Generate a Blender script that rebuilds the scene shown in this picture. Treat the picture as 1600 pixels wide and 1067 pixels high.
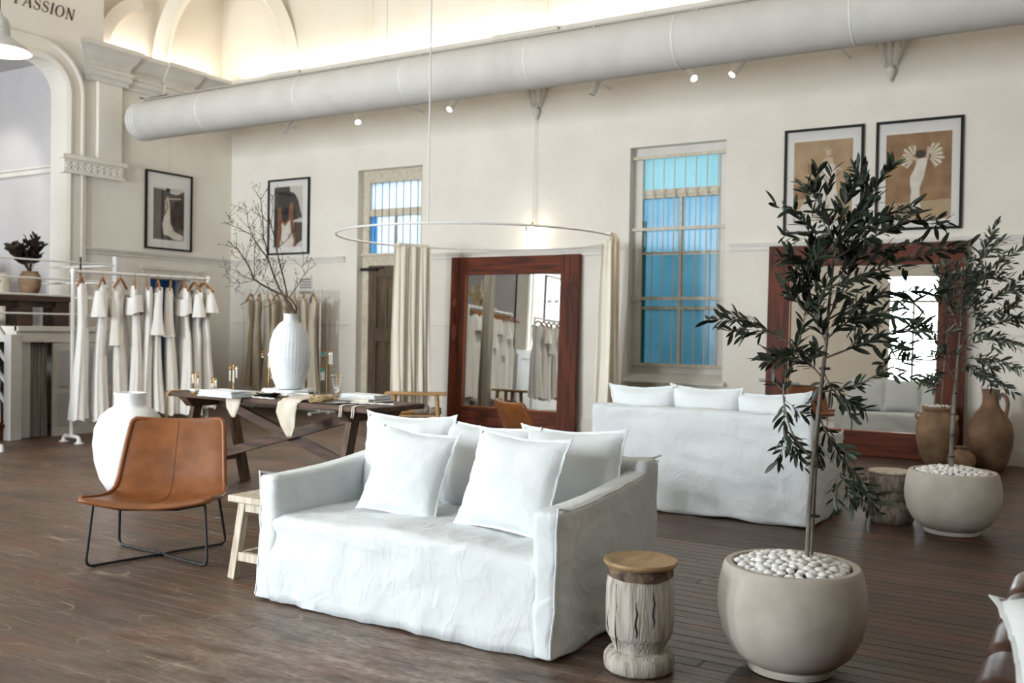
import bpy, bmesh, math, random
from mathutils import Vector, Matrix, noise
for o in list(bpy.data.objects): bpy.data.objects.remove(o)
scene = bpy.context.scene
COL = scene.collection
PI = math.pi
random.seed(7)

# ------------------------------------------------------------------ camera
FPX, CAM_H = 1511.0, 1.35
yaw, rho, pitch = math.radians(31.4), 0.0165, -(533.5 - 513) / FPX
F0 = Vector((-math.sin(yaw), math.cos(yaw), 0)); R0 = Vector((math.cos(yaw), math.sin(yaw), 0)); U0 = Vector((0, 0, 1))
Fv = F0 * math.cos(pitch) + U0 * math.sin(pitch); U1 = -F0 * math.sin(pitch) + U0 * math.cos(pitch)
Rv = R0 * math.cos(rho) + U1 * math.sin(rho); Uv = -R0 * math.sin(rho) + U1 * math.cos(rho)
cam = bpy.data.cameras.new('camera'); cam_o = bpy.data.objects.new('camera', cam); COL.objects.link(cam_o)
cam.sensor_width = 36; cam.lens = 36 * FPX / 1600; cam.clip_start = .05; cam.clip_end = 100
m = Matrix.Identity(4)
for i, ax in enumerate((Rv, Uv, -Fv)):
    for j in range(3): m[j][i] = ax[j]
m.translation = (0, 0, CAM_H); cam_o.matrix_world = m
cam.dof.use_dof = True; cam.dof.focus_distance = 4.6; cam.dof.aperture_fstop = 3.2
scene.camera = cam_o

# ------------------------------------------------------------------ light
scene.view_settings.view_transform = 'Standard'; scene.view_settings.look = 'None'
scene.view_settings.gamma = 1; scene.view_settings.use_curve_mapping = False
scene.view_settings.exposure = 0.46
world = bpy.data.worlds.new('sky'); scene.world = world; world.use_nodes = True
world.node_tree.nodes['Background'].inputs[0].default_value = (.78, .90, 1, 1)
world.node_tree.nodes['Background'].inputs[1].default_value = 2.0

def area(name, loc, rot, sx, sy, power, color, spread=PI):
    l = bpy.data.lights.new(name, 'AREA'); l.shape = 'RECTANGLE'; l.size = sx; l.size_y = sy
    l.energy = power; l.color = color; l.spread = spread
    o = bpy.data.objects.new(name, l); COL.objects.link(o); o.location = loc; o.rotation_euler = rot
    return o
YB, XL, YF, XR, ZC = 11.35, -12.46, -3.0, 3.6, 5.3
WIN_F = (-10.3, -8.0, -4.0)           # windows in the wall behind the camera
for i, wx in enumerate(WIN_F):              # daylight coming in through those windows
    area('window_daylight', (wx, YF - .12, 2.2), (math.radians(84), 0, 0), 1.2, 2.9, (520, 500, 235)[i], (.86, .94, 1.0))
area('cove_light_back', (-4.4, YB - .12, ZC + .03), (PI + math.radians(12), 0, 0), 15.6, .05, 66, (1, .93, .84))
area('cove_light_end', (XL - .1, 10.1, ZC + .03), (PI, 0, 0), .05, 2.2, 9, (1, .93, .84))

# ------------------------------------------------------------------ materials
def lin(c):
    if isinstance(c, str):
        c = c.lstrip('#'); c = [int(c[i:i + 2], 16) / 255 for i in (0, 2, 4)]
    return tuple(x / 12.92 if x <= .04045 else ((x + .055) / 1.055) ** 2.4 for x in c) + (1,)
MATS = {}
def mat(name, c1, c2=None, rough=.6, scale=6, stretch=(1, 1, 1), bump=0, bscale=40, bstretch=(1, 1, 1), metal=0, spec=.5,
        rnd=0, sheen=0, trans=0, detail=4, world_co=False, bdist=.01, voronoi=False, coat=0, ramp=(.35, .65)):
    m = bpy.data.materials.new(name); m.use_nodes = True; nt = m.node_tree; N = nt.nodes; L = nt.links
    b = N['Principled BSDF']; b.inputs['Roughness'].default_value = rough; b.inputs['Metallic'].default_value = metal
    b.inputs['Specular IOR Level'].default_value = spec; b.inputs['Sheen Weight'].default_value = sheen
    b.inputs['Transmission Weight'].default_value = trans; b.inputs['Coat Weight'].default_value = coat
    if world_co: co = N.new('ShaderNodeNewGeometry').outputs['Position']
    else: co = N.new('ShaderNodeTexCoord').outputs['Object']
    def tex(sc, st, kind='n', det=4):
        mp = N.new('ShaderNodeMapping'); mp.inputs['Scale'].default_value = st; L.new(co, mp.inputs[0])
        if kind == 'v':
            t = N.new('ShaderNodeTexVoronoi'); t.inputs['Scale'].default_value = sc; L.new(mp.outputs[0], t.inputs[0]); return t.outputs['Distance']
        t = N.new('ShaderNodeTexNoise'); t.inputs['Scale'].default_value = sc; t.inputs['Detail'].default_value = det
        L.new(mp.outputs[0], t.inputs[0]); return t.outputs['Fac']
    col = None
    if c2 is None:
        rgb = N.new('ShaderNodeRGB'); rgb.outputs[0].default_value = lin(c1); col = rgb.outputs[0]
    else:
        r = N.new('ShaderNodeValToRGB'); r.color_ramp.elements[0].color = lin(c1); r.color_ramp.elements[1].color = lin(c2)
        r.color_ramp.elements[0].position = ramp[0]; r.color_ramp.elements[1].position = ramp[1]
        L.new(tex(scale, stretch, 'n', detail), r.inputs[0]); col = r.outputs[0]
    if rnd:
        oi = N.new('ShaderNodeObjectInfo'); mr = N.new('ShaderNodeMapRange'); mr.inputs[3].default_value = 1 - rnd; mr.inputs[4].default_value = 1 + rnd
        L.new(oi.outputs['Random'], mr.inputs[0]); hs = N.new('ShaderNodeHueSaturation'); L.new(mr.outputs[0], hs.inputs['Value']); L.new(col, hs.inputs['Color']); col = hs.outputs[0]
    L.new(col, b.inputs['Base Color'])
    if bump:
        bn = N.new('ShaderNodeBump'); bn.inputs['Strength'].default_value = bump; bn.inputs['Distance'].default_value = bdist
        L.new(tex(bscale, bstretch, 'v' if voronoi else 'n'), bn.inputs['Height']); L.new(bn.outputs[0], b.inputs['Normal'])
    MATS[name] = m; return m
def emis(name, c, s):
    m = bpy.data.materials.new(name); m.use_nodes = True; nt = m.node_tree; nt.nodes.remove(nt.nodes['Principled BSDF'])
    e = nt.nodes.new('ShaderNodeEmission'); e.inputs[0].default_value = lin(c); e.inputs[1].default_value = s
    nt.links.new(e.outputs[0], nt.nodes['Material Output'].inputs[0]); MATS[name] = m; return m

mat('plaster', '#e9e2d7', '#efe9df', rough=.85, scale=1.5, bump=.12, bscale=9, bdist=.02)
mat('plaster_grey', '#c9c4c4', '#d2cdcc', rough=.85, scale=1.2)
mat('paint_white', '#dcd6cc', '#e4dfd6', rough=.55, scale=4)
mat('ceiling_cream', '#e6ddcd', '#ece4d6', rough=.9, scale=1)
mat('paint_aged', '#c9bda6', '#d9d0bf', rough=.6, scale=14, bump=.1, bscale=60)
mat('duct_cloth', '#cfcac4', '#d6d2cc', rough=.8, scale=3, bump=.05, bscale=30)
mat('pipe_white', '#e4e2df', rough=.4)
mat('white_metal', '#d9d7d3', rough=.35)
mat('black_frame', '#120e0c', '#1a1512', spec=.2, rough=.5, scale=20)
mat('mount_white', '#ebe8e4', rough=.8)
mat('letter_brown', '#4c3722', rough=.6)
mat('rod_grey', '#b9b4ac', rough=.35, metal=.3)
mat('iron', '#1b1b1c', rough=.45)
mat('dark_gap', '#120e0b', rough=.9)
mat('brass', '#b08a4d', rough=.3, metal=.9)
mat('redwood', '#3c1709', '#6a2f14', spec=.25, rough=.55, scale=3.2, stretch=(7, 7, .7), bump=.05, bscale=8, bstretch=(12, 12, 1), detail=7)
mat('redwood_rail', '#3f180a', '#6d3015', spec=.25, rough=.55, scale=3.2, stretch=(.7, 7, 7), bump=.05, bscale=8, bstretch=(1, 12, 12), detail=7)
mat('wood_knot', '#8a431c', '#6b2e12', rough=.35, scale=30)
mat('wood_light_edge', '#a85f2d', rough=.4)
mat('door_wood', '#4b3e30', '#6d5c48', rough=.65, scale=4, stretch=(9, 9, .6), bump=.2, bscale=12, bstretch=(12, 12, 1))
mat('table_wood', '#33231a', '#5b4231', rough=.6, scale=4, stretch=(.7, 8, 8), bump=.25, bscale=14, bstretch=(1, 12, 12), detail=8)
mat('table_leg_wood', '#382719', '#664a35', rough=.6, scale=4, stretch=(8, 8, .8), bump=.25, bscale=14, bstretch=(12, 12, 1), detail=8)
mat('stage_bench_wood', '#2c1d14', '#4a3324', rough=.55, scale=4, stretch=(8, .7, 8), detail=8)
mat('oak', '#a57c4c', '#c49a66', rough=.5, scale=4, stretch=(1, 9, 9), detail=8)
mat('bleached_wood', '#b5a68f', '#d6cbb9', rough=.7, scale=6, stretch=(6, 6, 1), bump=.2, bscale=20, bstretch=(8, 8, 1), detail=8)
mat('hanger_wood', '#946138', '#aa784a', rough=.45, scale=12)
mat('linen_white', '#dce0e1', '#e3e7e8', rough=.9, scale=2, bump=0, sheen=.2, spec=.2)
mat('linen_pillow', '#e0e4e5', '#e7eaeb', rough=.9, scale=3, bump=0, sheen=.2, spec=.2)
mat('linen_cream', '#efe6d4', '#f5efe2', rough=.9, scale=5, stretch=(6, 6, .4), sheen=.2, spec=.2, bump=.15, bscale=60)
mat('linen_beige', '#c9beac', '#d8cfc0', rough=.95, scale=8, bump=.2, bscale=70, spec=.2)
mat('curtain_grey', '#9b948d', '#b0aaa3', rough=.9, scale=6, stretch=(8, 8, .4))
mat('lace', '#f5f2ec', '#fbf9f5', rough=.85, scale=55, bump=.5, bscale=60, bdist=.006, voronoi=True, spec=.2)
mat('lace_ivory', '#f0eae0', '#f6f2ea', rough=.85, scale=45, bump=.4, bscale=50, bdist=.006, voronoi=True, spec=.2)
mat('satin_ivory', '#f1ede6', '#f8f5f0', rough=.6, scale=5, stretch=(6, 6, .5), spec=.3)
mat('tulle_beige', '#cdbfa8', '#ddd2bf', rough=.9, scale=6, stretch=(7, 7, .4), spec=.2)
mat('leather', '#78451f', '#8e552a', rough=.42, scale=9, bump=.08, bscale=180, bdist=.003)
mat('leather_edge', '#4e2a14', rough=.5)
mat('leather_brown', '#32190f', '#4c281a', rough=.38, scale=6, bump=.06, bscale=60)
mat('concrete', '#b3aa9d', '#c3bbb0', rough=.75, scale=7, bump=.12, bscale=90, bdist=.004, detail=8)
mat('pebble', '#e4e1dd', '#f2f0ed', rough=.6, scale=20, bump=.1, bscale=60, rnd=.05)
mat('soil', '#3a2c22', '#57463a', rough=.95, scale=30)
mat('terracotta', '#6f5640', '#9a7c60', rough=.8, scale=5, bump=.2, bscale=25, detail=8)
mat('terracotta_dark', '#5f4531', '#82634a', rough=.75, scale=5, bump=.2, bscale=25, detail=8)
mat('ceramic_white', '#e8e8e8', '#f0f0f0', rough=.8, scale=5, bump=.25, bscale=14, bstretch=(.3, .3, 6), bdist=.01)
mat('ceramic_ridged', '#dfe3e8', '#eceff2', rough=.75, scale=8)
mat('stump_white', '#9d9184', '#cfc9c0', rough=.85, scale=5, stretch=(7, 7, .7), bump=.5, bscale=14, bstretch=(9, 9, .8), bdist=.015, detail=9)
mat('stump_bark', '#3f3026', '#8a7660', rough=.9, scale=18, bump=.7, bscale=26, bdist=.02, detail=9)
mat('stump_brown', '#6f6154', '#9d9083', rough=.9, scale=12, stretch=(4, 4, 1), bump=.7, bscale=22, bdist=.02, detail=9)
mat('plate_wood', '#95764f', '#b3946a', rough=.55, scale=5, stretch=(3, 1, 1), detail=7)
mat('bark_grey', '#5d554b', '#8a8277', rough=.85, scale=18, stretch=(1, 1, .3), bump=.4, bscale=40)
mat('twig_brown', '#3c2c20', '#5a4534', rough=.8, scale=18)
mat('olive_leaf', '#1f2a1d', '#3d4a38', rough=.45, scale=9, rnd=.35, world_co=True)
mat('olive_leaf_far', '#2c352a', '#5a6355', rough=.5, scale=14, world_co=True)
mat('leaf_dark', '#1d1512', '#3b2a26', rough=.5, scale=14, world_co=True)
mat('pampas', '#b39c76', '#cdb998', rough=.95, scale=20)
mat('raffia', '#a58a5e', '#c4aa7d', rough=.8, scale=30)
mat('black_cloth', '#171717', rough=.9)
mat('slate', '#9a9a98', rough=.4)
mat('bead_white', '#efece6', rough=.35)
mat('turquoise', '#2f9c86', rough=.35)
mat('ribbon', '#e8dfd0', rough=.7)
mat('shade_wall_and_ground', '#5d5a50', '#6f6b60', rough=.9, scale=4)
mat('wall_panel_blue', '#5f6f86', rough=.6)
mat('vent_dark', '#4b4742', rough=.8)
emis('lamp_lens', '#fff3e0', 14); emis('bulb_warm', '#ffe9cf', 10)

def window_glass(name, c1, c2, mixv=.72):
    m = bpy.data.materials.new(name); m.use_nodes = True; nt = m.node_tree; N = nt.nodes; L = nt.links
    N.remove(N['Principled BSDF'])
    tr = N.new('ShaderNodeBsdfTranslucent'); gl = N.new('ShaderNodeBsdfGlossy'); gl.inputs['Roughness'].default_value = .25
    tp = N.new('ShaderNodeBsdfTransparent')
    co = N.new('ShaderNodeTexCoord'); nz = N.new('ShaderNodeTexNoise'); nz.inputs['Scale'].default_value = 3.0; L.new(co.outputs['Object'], nz.inputs[0])
    r = N.new('ShaderNodeValToRGB'); r.color_ramp.elements[0].color = lin(c1); r.color_ramp.elements[1].color = lin(c2)
    r.color_ramp.elements[0].position = .3; r.color_ramp.elements[1].position = .7
    L.new(nz.outputs[0], r.inputs[0]); L.new(r.outputs[0], tr.inputs[0]); L.new(r.outputs[0], tp.inputs[0])
    m1 = N.new('ShaderNodeMixShader'); m1.inputs[0].default_value = .0; L.new(tr.outputs[0], m1.inputs[1]); L.new(tp.outputs[0], m1.inputs[2])
    m2 = N.new('ShaderNodeMixShader'); m2.inputs[0].default_value = .06; L.new(m1.outputs[0], m2.inputs[1]); L.new(gl.outputs[0], m2.inputs[2])
    bn = N.new('ShaderNodeBump'); n2 = N.new('ShaderNodeTexNoise'); n2.inputs['Scale'].default_value = 60; L.new(co.outputs['Object'], n2.inputs[0])
    L.new(n2.outputs[0], bn.inputs['Height']); bn.inputs['Strength'].default_value = .4; L.new(bn.outputs[0], gl.inputs['Normal'])
    L.new(m2.outputs[0], N['Material Output'].inputs[0]); MATS[name] = m; return m
window_glass('glass_aqua', '#b4d6da', '#c0dde0')
window_glass('glass_blue', '#93bfd0', '#a2cad8')
window_glass('glass_teal', '#83b0bd', '#8fbac6')
window_glass('glass_green', '#4aa093', '#58b0a5')
window_glass('glass_clear_blue', '#f0f8ff', '#fbfdff')
window_glass('glass_sky', '#8cc4ea', '#a8d6f2')

def picture_glass():
    m = bpy.data.materials.new('picture_glass'); m.use_nodes = True; nt = m.node_tree; N = nt.nodes; L = nt.links
    N.remove(N['Principled BSDF']); tp = N.new('ShaderNodeBsdfTransparent'); gl = N.new('ShaderNodeBsdfGlossy'); gl.inputs['Roughness'].default_value = .01
    mx = N.new('ShaderNodeMixShader'); mx.inputs[0].default_value = .05
    L.new(tp.outputs[0], mx.inputs[1]); L.new(gl.outputs[0], mx.inputs[2]); L.new(mx.outputs[0], N['Material Output'].inputs[0])
    MATS['picture_glass'] = m
picture_glass()
mat('mirror', '#e9ecec', rough=.0, metal=1)

def floor_mat():
    m = bpy.data.materials.new('floorboards'); m.use_nodes = True; nt = m.node_tree; N = nt.nodes; L = nt.links; b = N['Principled BSDF']
    geo = N.new('ShaderNodeNewGeometry'); pos = geo.outputs['Position']; oi = N.new('ShaderNodeObjectInfo')
    def noise_(sc, st, det=5, rot=0):
        mp = N.new('ShaderNodeMapping'); mp.inputs['Scale'].default_value = st; mp.inputs['Rotation'].default_value = (0, 0, rot); L.new(pos, mp.inputs[0])
        t = N.new('ShaderNodeTexNoise'); t.inputs['Scale'].default_value = sc; t.inputs['Detail'].default_value = det; L.new(mp.outputs[0], t.inputs[0]); return t.outputs['Fac']
    def ramp(f, a, c, pa, pc):
        r = N.new('ShaderNodeValToRGB'); r.color_ramp.elements[0].color = a; r.color_ramp.elements[1].color = c
        r.color_ramp.elements[0].position = pa; r.color_ramp.elements[1].position = pc; L.new(f, r.inputs[0]); return r.outputs[0]
    def mix(f, a, c):
        x = N.new('ShaderNodeMix'); x.data_type = 'RGBA'; L.new(f, x.inputs[0]); L.new(a, x.inputs[6]); L.new(c, x.inputs[7]); return x.outputs[2]
    W, K = (1, 1, 1, 1), (0, 0, 0, 1)
    grain = ramp(noise_(3, (1.2, 26, 1), 8), lin('#24170f'), lin('#5d4432'), .3, .74)
    hs = N.new('ShaderNodeHueSaturation'); mr = N.new('ShaderNodeMapRange'); mr.inputs[3].default_value = .55; mr.inputs[4].default_value = 1.40
    L.new(oi.outputs['Random'], mr.inputs[0]); L.new(mr.outputs[0], hs.inputs['Value']); L.new(grain, hs.inputs['Color'])
    worn = ramp(noise_(16, (.5, 6, 1), 11), lin('#5b4434'), lin('#82705f'), .38, .66)
    # varnish is worn through on the walkway towards the stage side; scuffs and painted daylight in front of the sofa
    sep = N.new('ShaderNodeSeparateXYZ'); L.new(pos, sep.inputs[0])
    mx = N.new('ShaderNodeMapRange'); mx.inputs[1].default_value = -1.2; mx.inputs[2].default_value = -3.2; mx.inputs[3].default_value = 0; mx.inputs[4].default_value = .68; L.new(sep.outputs[0], mx.inputs[0])
    ad = N.new('ShaderNodeMath'); ad.operation = 'MULTIPLY'; L.new(ramp(noise_(.9, (1, 1.6, 1), 6), K, W, .30, .62), ad.inputs[0]); L.new(mx.outputs[0], ad.inputs[1])
    # painted daylight pool with scuffs before the sofa, broken up by noise
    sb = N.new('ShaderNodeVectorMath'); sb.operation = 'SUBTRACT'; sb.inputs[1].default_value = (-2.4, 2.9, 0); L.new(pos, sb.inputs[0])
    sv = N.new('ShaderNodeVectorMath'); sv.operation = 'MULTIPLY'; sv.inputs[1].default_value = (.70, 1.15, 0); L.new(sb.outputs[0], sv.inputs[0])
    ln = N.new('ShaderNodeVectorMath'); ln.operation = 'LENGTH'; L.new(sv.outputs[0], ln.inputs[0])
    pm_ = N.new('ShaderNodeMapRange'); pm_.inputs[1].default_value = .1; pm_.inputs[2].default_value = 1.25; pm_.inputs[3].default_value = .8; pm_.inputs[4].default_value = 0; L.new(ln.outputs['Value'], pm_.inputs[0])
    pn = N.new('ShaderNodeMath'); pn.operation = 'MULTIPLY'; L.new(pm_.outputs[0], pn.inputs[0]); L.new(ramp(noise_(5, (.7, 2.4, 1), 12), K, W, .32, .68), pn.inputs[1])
    c = mix(ad.outputs[0], hs.outputs[0], worn)
    red = ramp(noise_(2.4, (.5, 1.6, 1), 6, .2), K, (.55, .55, .55, 1), .52, .66)
    rc = N.new('ShaderNodeRGB'); rc.outputs[0].default_value = lin('#6a3a22'); c = mix(red, c, rc.outputs[0])
    scuff_daylight = ramp(noise_(20, (1, 2.5, 1), 8), lin('#8d7362'), lin('#bcb2a8'), .35, .6)
    c = mix(pn.outputs[0], c, scuff_daylight)
    sc = None
    for rot, s in ((.35, (.5, 2.2, 1)), (-.5, (.6, 2.6, 1)), (.9, (.4, 2.0, 1)), (1.9, (.5, 2.4, 1))):
        d0 = N.new('ShaderNodeMath'); d0.operation = 'SUBTRACT'; d0.inputs[1].default_value = .5; L.new(noise_(1.6 + rot * .2, s, .5, rot), d0.inputs[0])
        d1 = N.new('ShaderNodeMath'); d1.operation = 'ABSOLUTE'; L.new(d0.outputs[0], d1.inputs[0])
        d2 = N.new('ShaderNodeMapRange'); d2.inputs[1].default_value = 0; d2.inputs[2].default_value = .0035; d2.inputs[3].default_value = 1; d2.inputs[4].default_value = 0; L.new(d1.outputs[0], d2.inputs[0])
        d3 = N.new('ShaderNodeMath'); d3.operation = 'MULTIPLY'; L.new(d2.outputs[0], d3.inputs[0]); L.new(ramp(noise_(3.3 + rot, (1, 1, 1), 3, rot), K, W, .50, .56), d3.inputs[1]); n = d3.outputs[0]
        if sc is None: sc = n
        else:
            q = N.new('ShaderNodeMath'); q.operation = 'MAXIMUM'; L.new(sc, q.inputs[0]); L.new(n, q.inputs[1]); sc = q.outputs[0]
    q = N.new('ShaderNodeMath'); q.operation = 'MULTIPLY'; L.new(sc, q.inputs[0]); L.new(mx.outputs[0], q.inputs[1])
    light = N.new('ShaderNodeRGB'); light.outputs[0].default_value = lin('#a89683')
    L.new(mix(q.outputs[0], c, light.outputs[0]), b.inputs['Base Color'])
    rr = N.new('ShaderNodeMapRange'); rr.inputs[3].default_value = .34; rr.inputs[4].default_value = .58; L.new(noise_(4, (1, 5, 1), 4), rr.inputs[0]); L.new(rr.outputs[0], b.inputs['Roughness'])
    bn = N.new('ShaderNodeBump'); bn.inputs['Strength'].default_value = .12; bn.inputs['Distance'].default_value = .004; L.new(noise_(5, (1.5, 30, 1), 6), bn.inputs['Height']); L.new(bn.outputs[0], b.inputs['Normal'])
    b.inputs['Specular IOR Level'].default_value = .45
    MATS['floorboards'] = m
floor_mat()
def creased(m, sc, strength, dist):
    nt = m.node_tree; N = nt.nodes; L = nt.links; b = N['Principled BSDF']
    co = N.new('ShaderNodeTexCoord').outputs['Object']; hs = None
    for s_, st, w in ((sc, (1, 1, 1.5), 1.0), (sc * 2.3, (1.6, 1, 1), .5), (sc * .5, (1, 1.2, .8), 1.4)):
        mp = N.new('ShaderNodeMapping'); mp.inputs['Scale'].default_value = st; mp.inputs['Rotation'].default_value = (.4 * s_, .3, .5 * s_); L.new(co, mp.inputs[0])
        t = N.new('ShaderNodeTexNoise'); t.inputs['Scale'].default_value = s_; t.inputs['Detail'].default_value = 2.5; t.inputs['Distortion'].default_value = .8; L.new(mp.outputs[0], t.inputs[0])
        a = N.new('ShaderNodeMath'); a.operation = 'SUBTRACT'; a.inputs[1].default_value = .5; L.new(t.outputs[0], a.inputs[0])
        c = N.new('ShaderNodeMath'); c.operation = 'ABSOLUTE'; L.new(a.outputs[0], c.inputs[0])
        d = N.new('ShaderNodeMapRange'); d.interpolation_type = 'SMOOTHSTEP'; d.inputs[1].default_value = 0; d.inputs[2].default_value = .10; d.inputs[3].default_value = w; d.inputs[4].default_value = 0; L.new(c.outputs[0], d.inputs[0])
        if hs is None: hs = d.outputs[0]
        else:
            e = N.new('ShaderNodeMath'); e.operation = 'ADD'; L.new(hs, e.inputs[0]); L.new(d.outputs[0], e.inputs[1]); hs = e.outputs[0]
    bn = N.new('ShaderNodeBump'); bn.inputs['Strength'].default_value = strength; bn.inputs['Distance'].default_value = dist; L.new(hs, bn.inputs['Height']); L.new(bn.outputs[0], b.inputs['Normal'])
creased(MATS['linen_white'], 2.3, .22, .012); creased(MATS['linen_pillow'], 2.6, .12, .008)

# ------------------------------------------------------------------ mesh helpers
class MB:
    def __init__(s): s.v = []; s.f = []; s.mi = []; s.cur = 0
    def add(s, vs, fs, M=None):
        k = len(s.v); s.v += [tuple(M @ Vector(p)) if M else tuple(p) for p in vs]
        s.f += [tuple(i + k for i in f) for f in fs]; s.mi += [s.cur] * len(fs); return s
    def box(s, x0, x1, y0, y1, z0, z1, M=None):
        vs = [(x, y, z) for z in (z0, z1) for y in (y0, y1) for x in (x0, x1)]
        return s.add(vs, [(0, 2, 3, 1), (4, 5, 7, 6), (0, 1, 5, 4), (2, 6, 7, 3), (0, 4, 6, 2), (1, 3, 7, 5)], M)
    def hexa(s, lo, hi, M=None):   # two quads (4 pts each, ccw from above)
        return s.add(list(lo) + list(hi), [(3, 2, 1, 0), (4, 5, 6, 7), (0, 1, 5, 4), (1, 2, 6, 5), (2, 3, 7, 6), (3, 0, 4, 7)], M)
    def bar(s, p, q, w, h, up=(0, 0, 1)):
        p, q = Vector(p), Vector(q); d = (q - p).normalized(); a = d.cross(Vector(up))
        if a.length < 1e-4: a = d.cross(Vector((1, 0, 0)))
        a.normalize(); b = a.cross(d).normalized(); a *= w / 2; b *= h / 2
        vs = [p - a - b, p + a - b, p + a + b, p - a + b, q - a - b, q + a - b, q + a + b, q - a + b]
        return s.add(vs, [(0, 1, 2, 3), (7, 6, 5, 4), (0, 4, 5, 1), (1, 5, 6, 2), (2, 6, 7, 3), (3, 7, 4, 0)])
    def tube(s, pts, r, n=8, caps=True, closed=False):
        pts = [Vector(p) for p in pts]; m = len(pts)
        rs = r if isinstance(r, (list, tuple)) else [r] * m
        vs = []; nrm = None
        for i, p in enumerate(pts):
            if closed: d = pts[(i + 1) % m] - pts[i - 1]
            else: d = (pts[min(i + 1, m - 1)] - pts[max(i - 1, 0)])
            d = d.normalized() if d.length > 1e-9 else Vector((0, 0, 1))
            if nrm is None:
                nrm = d.cross(Vector((0, 0, 1)))
                if nrm.length < 1e-3: nrm = d.cross(Vector((1, 0, 0)))
            nrm = (nrm - d * nrm.dot(d)).normalized(); b = d.cross(nrm)
            for k in range(n):
                a = 2 * PI * k / n; vs.append(p + (nrm * math.cos(a) + b * math.sin(a)) * rs[i])
        fs = []
        for i in range(m if closed else m - 1):
            j = (i + 1) % m
            for k in range(n): l = (k + 1) % n; fs.append((i * n + k, i * n + l, j * n + l, j * n + k))
        if caps and not closed: fs += [tuple(range(n - 1, -1, -1)), tuple((m - 1) * n + k for k in range(n))]
        return s.add(vs, fs)
    def lathe(s, prof, n=24, M=None, fn=None, capb=True, capt=True):
        vs = []; m = len(prof)
        for i, (r, z) in enumerate(prof):
            for k in range(n):
                a = 2 * PI * k / n; rr, zz = (fn(r, z, a, i) if fn else (r, z)); vs.append((rr * math.cos(a), rr * math.sin(a), zz))
        fs = [(i * n + k, i * n + (k + 1) % n, (i + 1) * n + (k + 1) % n, (i + 1) * n + k) for i in range(m - 1) for k in range(n)]
        if capb: fs.append(tuple(range(n - 1, -1, -1)))
        if capt: fs.append(tuple((m - 1) * n + k for k in range(n)))
        return s.add(vs, fs, M)
    def grid(s, fn, nu, nv, cu=False, M=None):
        vs = [fn(i / (nu if cu else nu - 1), j / (nv - 1)) for j in range(nv) for i in range(nu)]
        fs = [(j * nu + i, j * nu + (i + 1) % nu, (j + 1) * nu + (i + 1) % nu, (j + 1) * nu + i) for j in range(nv - 1) for i in range(nu if cu else nu - 1)]
        return s.add(vs, fs, M)
    def prism(s, pts, t, M=None):  # polygon in local XZ, thickness along -Y..0
        n = len(pts); vs = [(x, 0, z) for x, z in pts] + [(x, -t, z) for x, z in pts]
        return s.add(vs, [tuple(range(n)), tuple(range(2 * n - 1, n - 1, -1))] + [(i, i + n, (i + 1) % n + n, (i + 1) % n) for i in range(n)], M)
    def build(s, name, mats, parent=None, smooth=0, loc=None, rotz=0, fix=True):
        me = bpy.data.meshes.new(name); me.from_pydata(s.v, [], s.f)
        if not isinstance(mats, (list, tuple)): mats = [mats]
        for q in mats: me.materials.append(MATS[q] if isinstance(q, str) else q)
        bm = bmesh.new(); bm.from_mesh(me)
        for f, k in zip(bm.faces, s.mi): f.material_index = k
        if fix: bmesh.ops.recalc_face_normals(bm, faces=bm.faces)
        if smooth:
            an = math.radians(smooth if smooth > 1 else 40)
            for f in bm.faces: f.smooth = True
            for e in bm.edges:
                if len(e.link_faces) == 2 and e.calc_face_angle(0) > an: e.smooth = False
        bm.to_mesh(me); bm.free(); me.update()
        o = bpy.data.objects.new(name, me); COL.objects.link(o)
        if parent: o.parent = parent
        if loc is not None: o.location = loc
        if rotz: o.rotation_euler = (0, 0, rotz)
        return o
def tag(o, label, cat, group=None):
    o['label'] = label; o['category'] = cat
    if group: o['group'] = group
    return o
def root(name, label, cat, loc, rotz=0, group=None):
    o = bpy.data.objects.new(name, None); o.empty_display_size = .1; COL.objects.link(o); o.location = loc; o.rotation_euler = (0, 0, rotz)
    return tag(o, label, cat, group)
def struct(o): o['kind'] = 'structure'; return o
def inst(src, parent=None, loc=None, rot=None, scale=None, M=None):
    o = src.copy(); COL.objects.link(o); o.parent = parent
    if M is not None: o.matrix_local = M
    else:
        if loc is not None: o.location = loc
        if rot is not None: o.rotation_euler = rot
        if scale is not None: o.scale = scale
    return o
def modifier_bevel(o, w, seg=2):
    b = o.modifiers.new('bevel', 'BEVEL'); b.width = w; b.segments = seg; b.limit_method = 'ANGLE'; return o
def nz(p, s=1.0): return noise.noise(Vector(p) * s)
def cam_pt(x, y, dep): return Vector((0, 0, CAM_H)) + (Fv + Rv * ((x - 800) / FPX) - Uv * ((y - 533.5) / FPX)) * dep
# ------------------------------------------------------------------ the room
floor = struct(MB().box(-16.2, XR + .3, YF - .3, YB + .5, -.12, -.022).build('floor', 'dark_gap'))
PW = .088
pm = None; row = 0; y = 2.3; rp = random.Random(3); nplank = 0
while y < YB and nplank < 300:
    cuts = [XL, XR]
    for c in ([-9.2 + rp.uniform(-1.6, 1.2), -3.0 + rp.uniform(-1.7, 1.7)] if row % 3 else [-6 + rp.uniform(-2, 2), -1.2 + rp.uniform(-.8, .8)]): cuts.append(c)
    cuts.sort()
    for a, c in zip(cuts[:-1], cuts[1:]):
        if pm is None:
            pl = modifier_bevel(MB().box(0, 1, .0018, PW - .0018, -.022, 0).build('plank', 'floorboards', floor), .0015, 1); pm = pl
        else: pl = inst(pm, floor)
        pl.location = (a + .0008, y, rp.uniform(-.0012, 0)); pl.scale = (c - a - .0016, 1, 1); nplank += 1
        if nplank >= 300: break
    row += 1; y += PW
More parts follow.
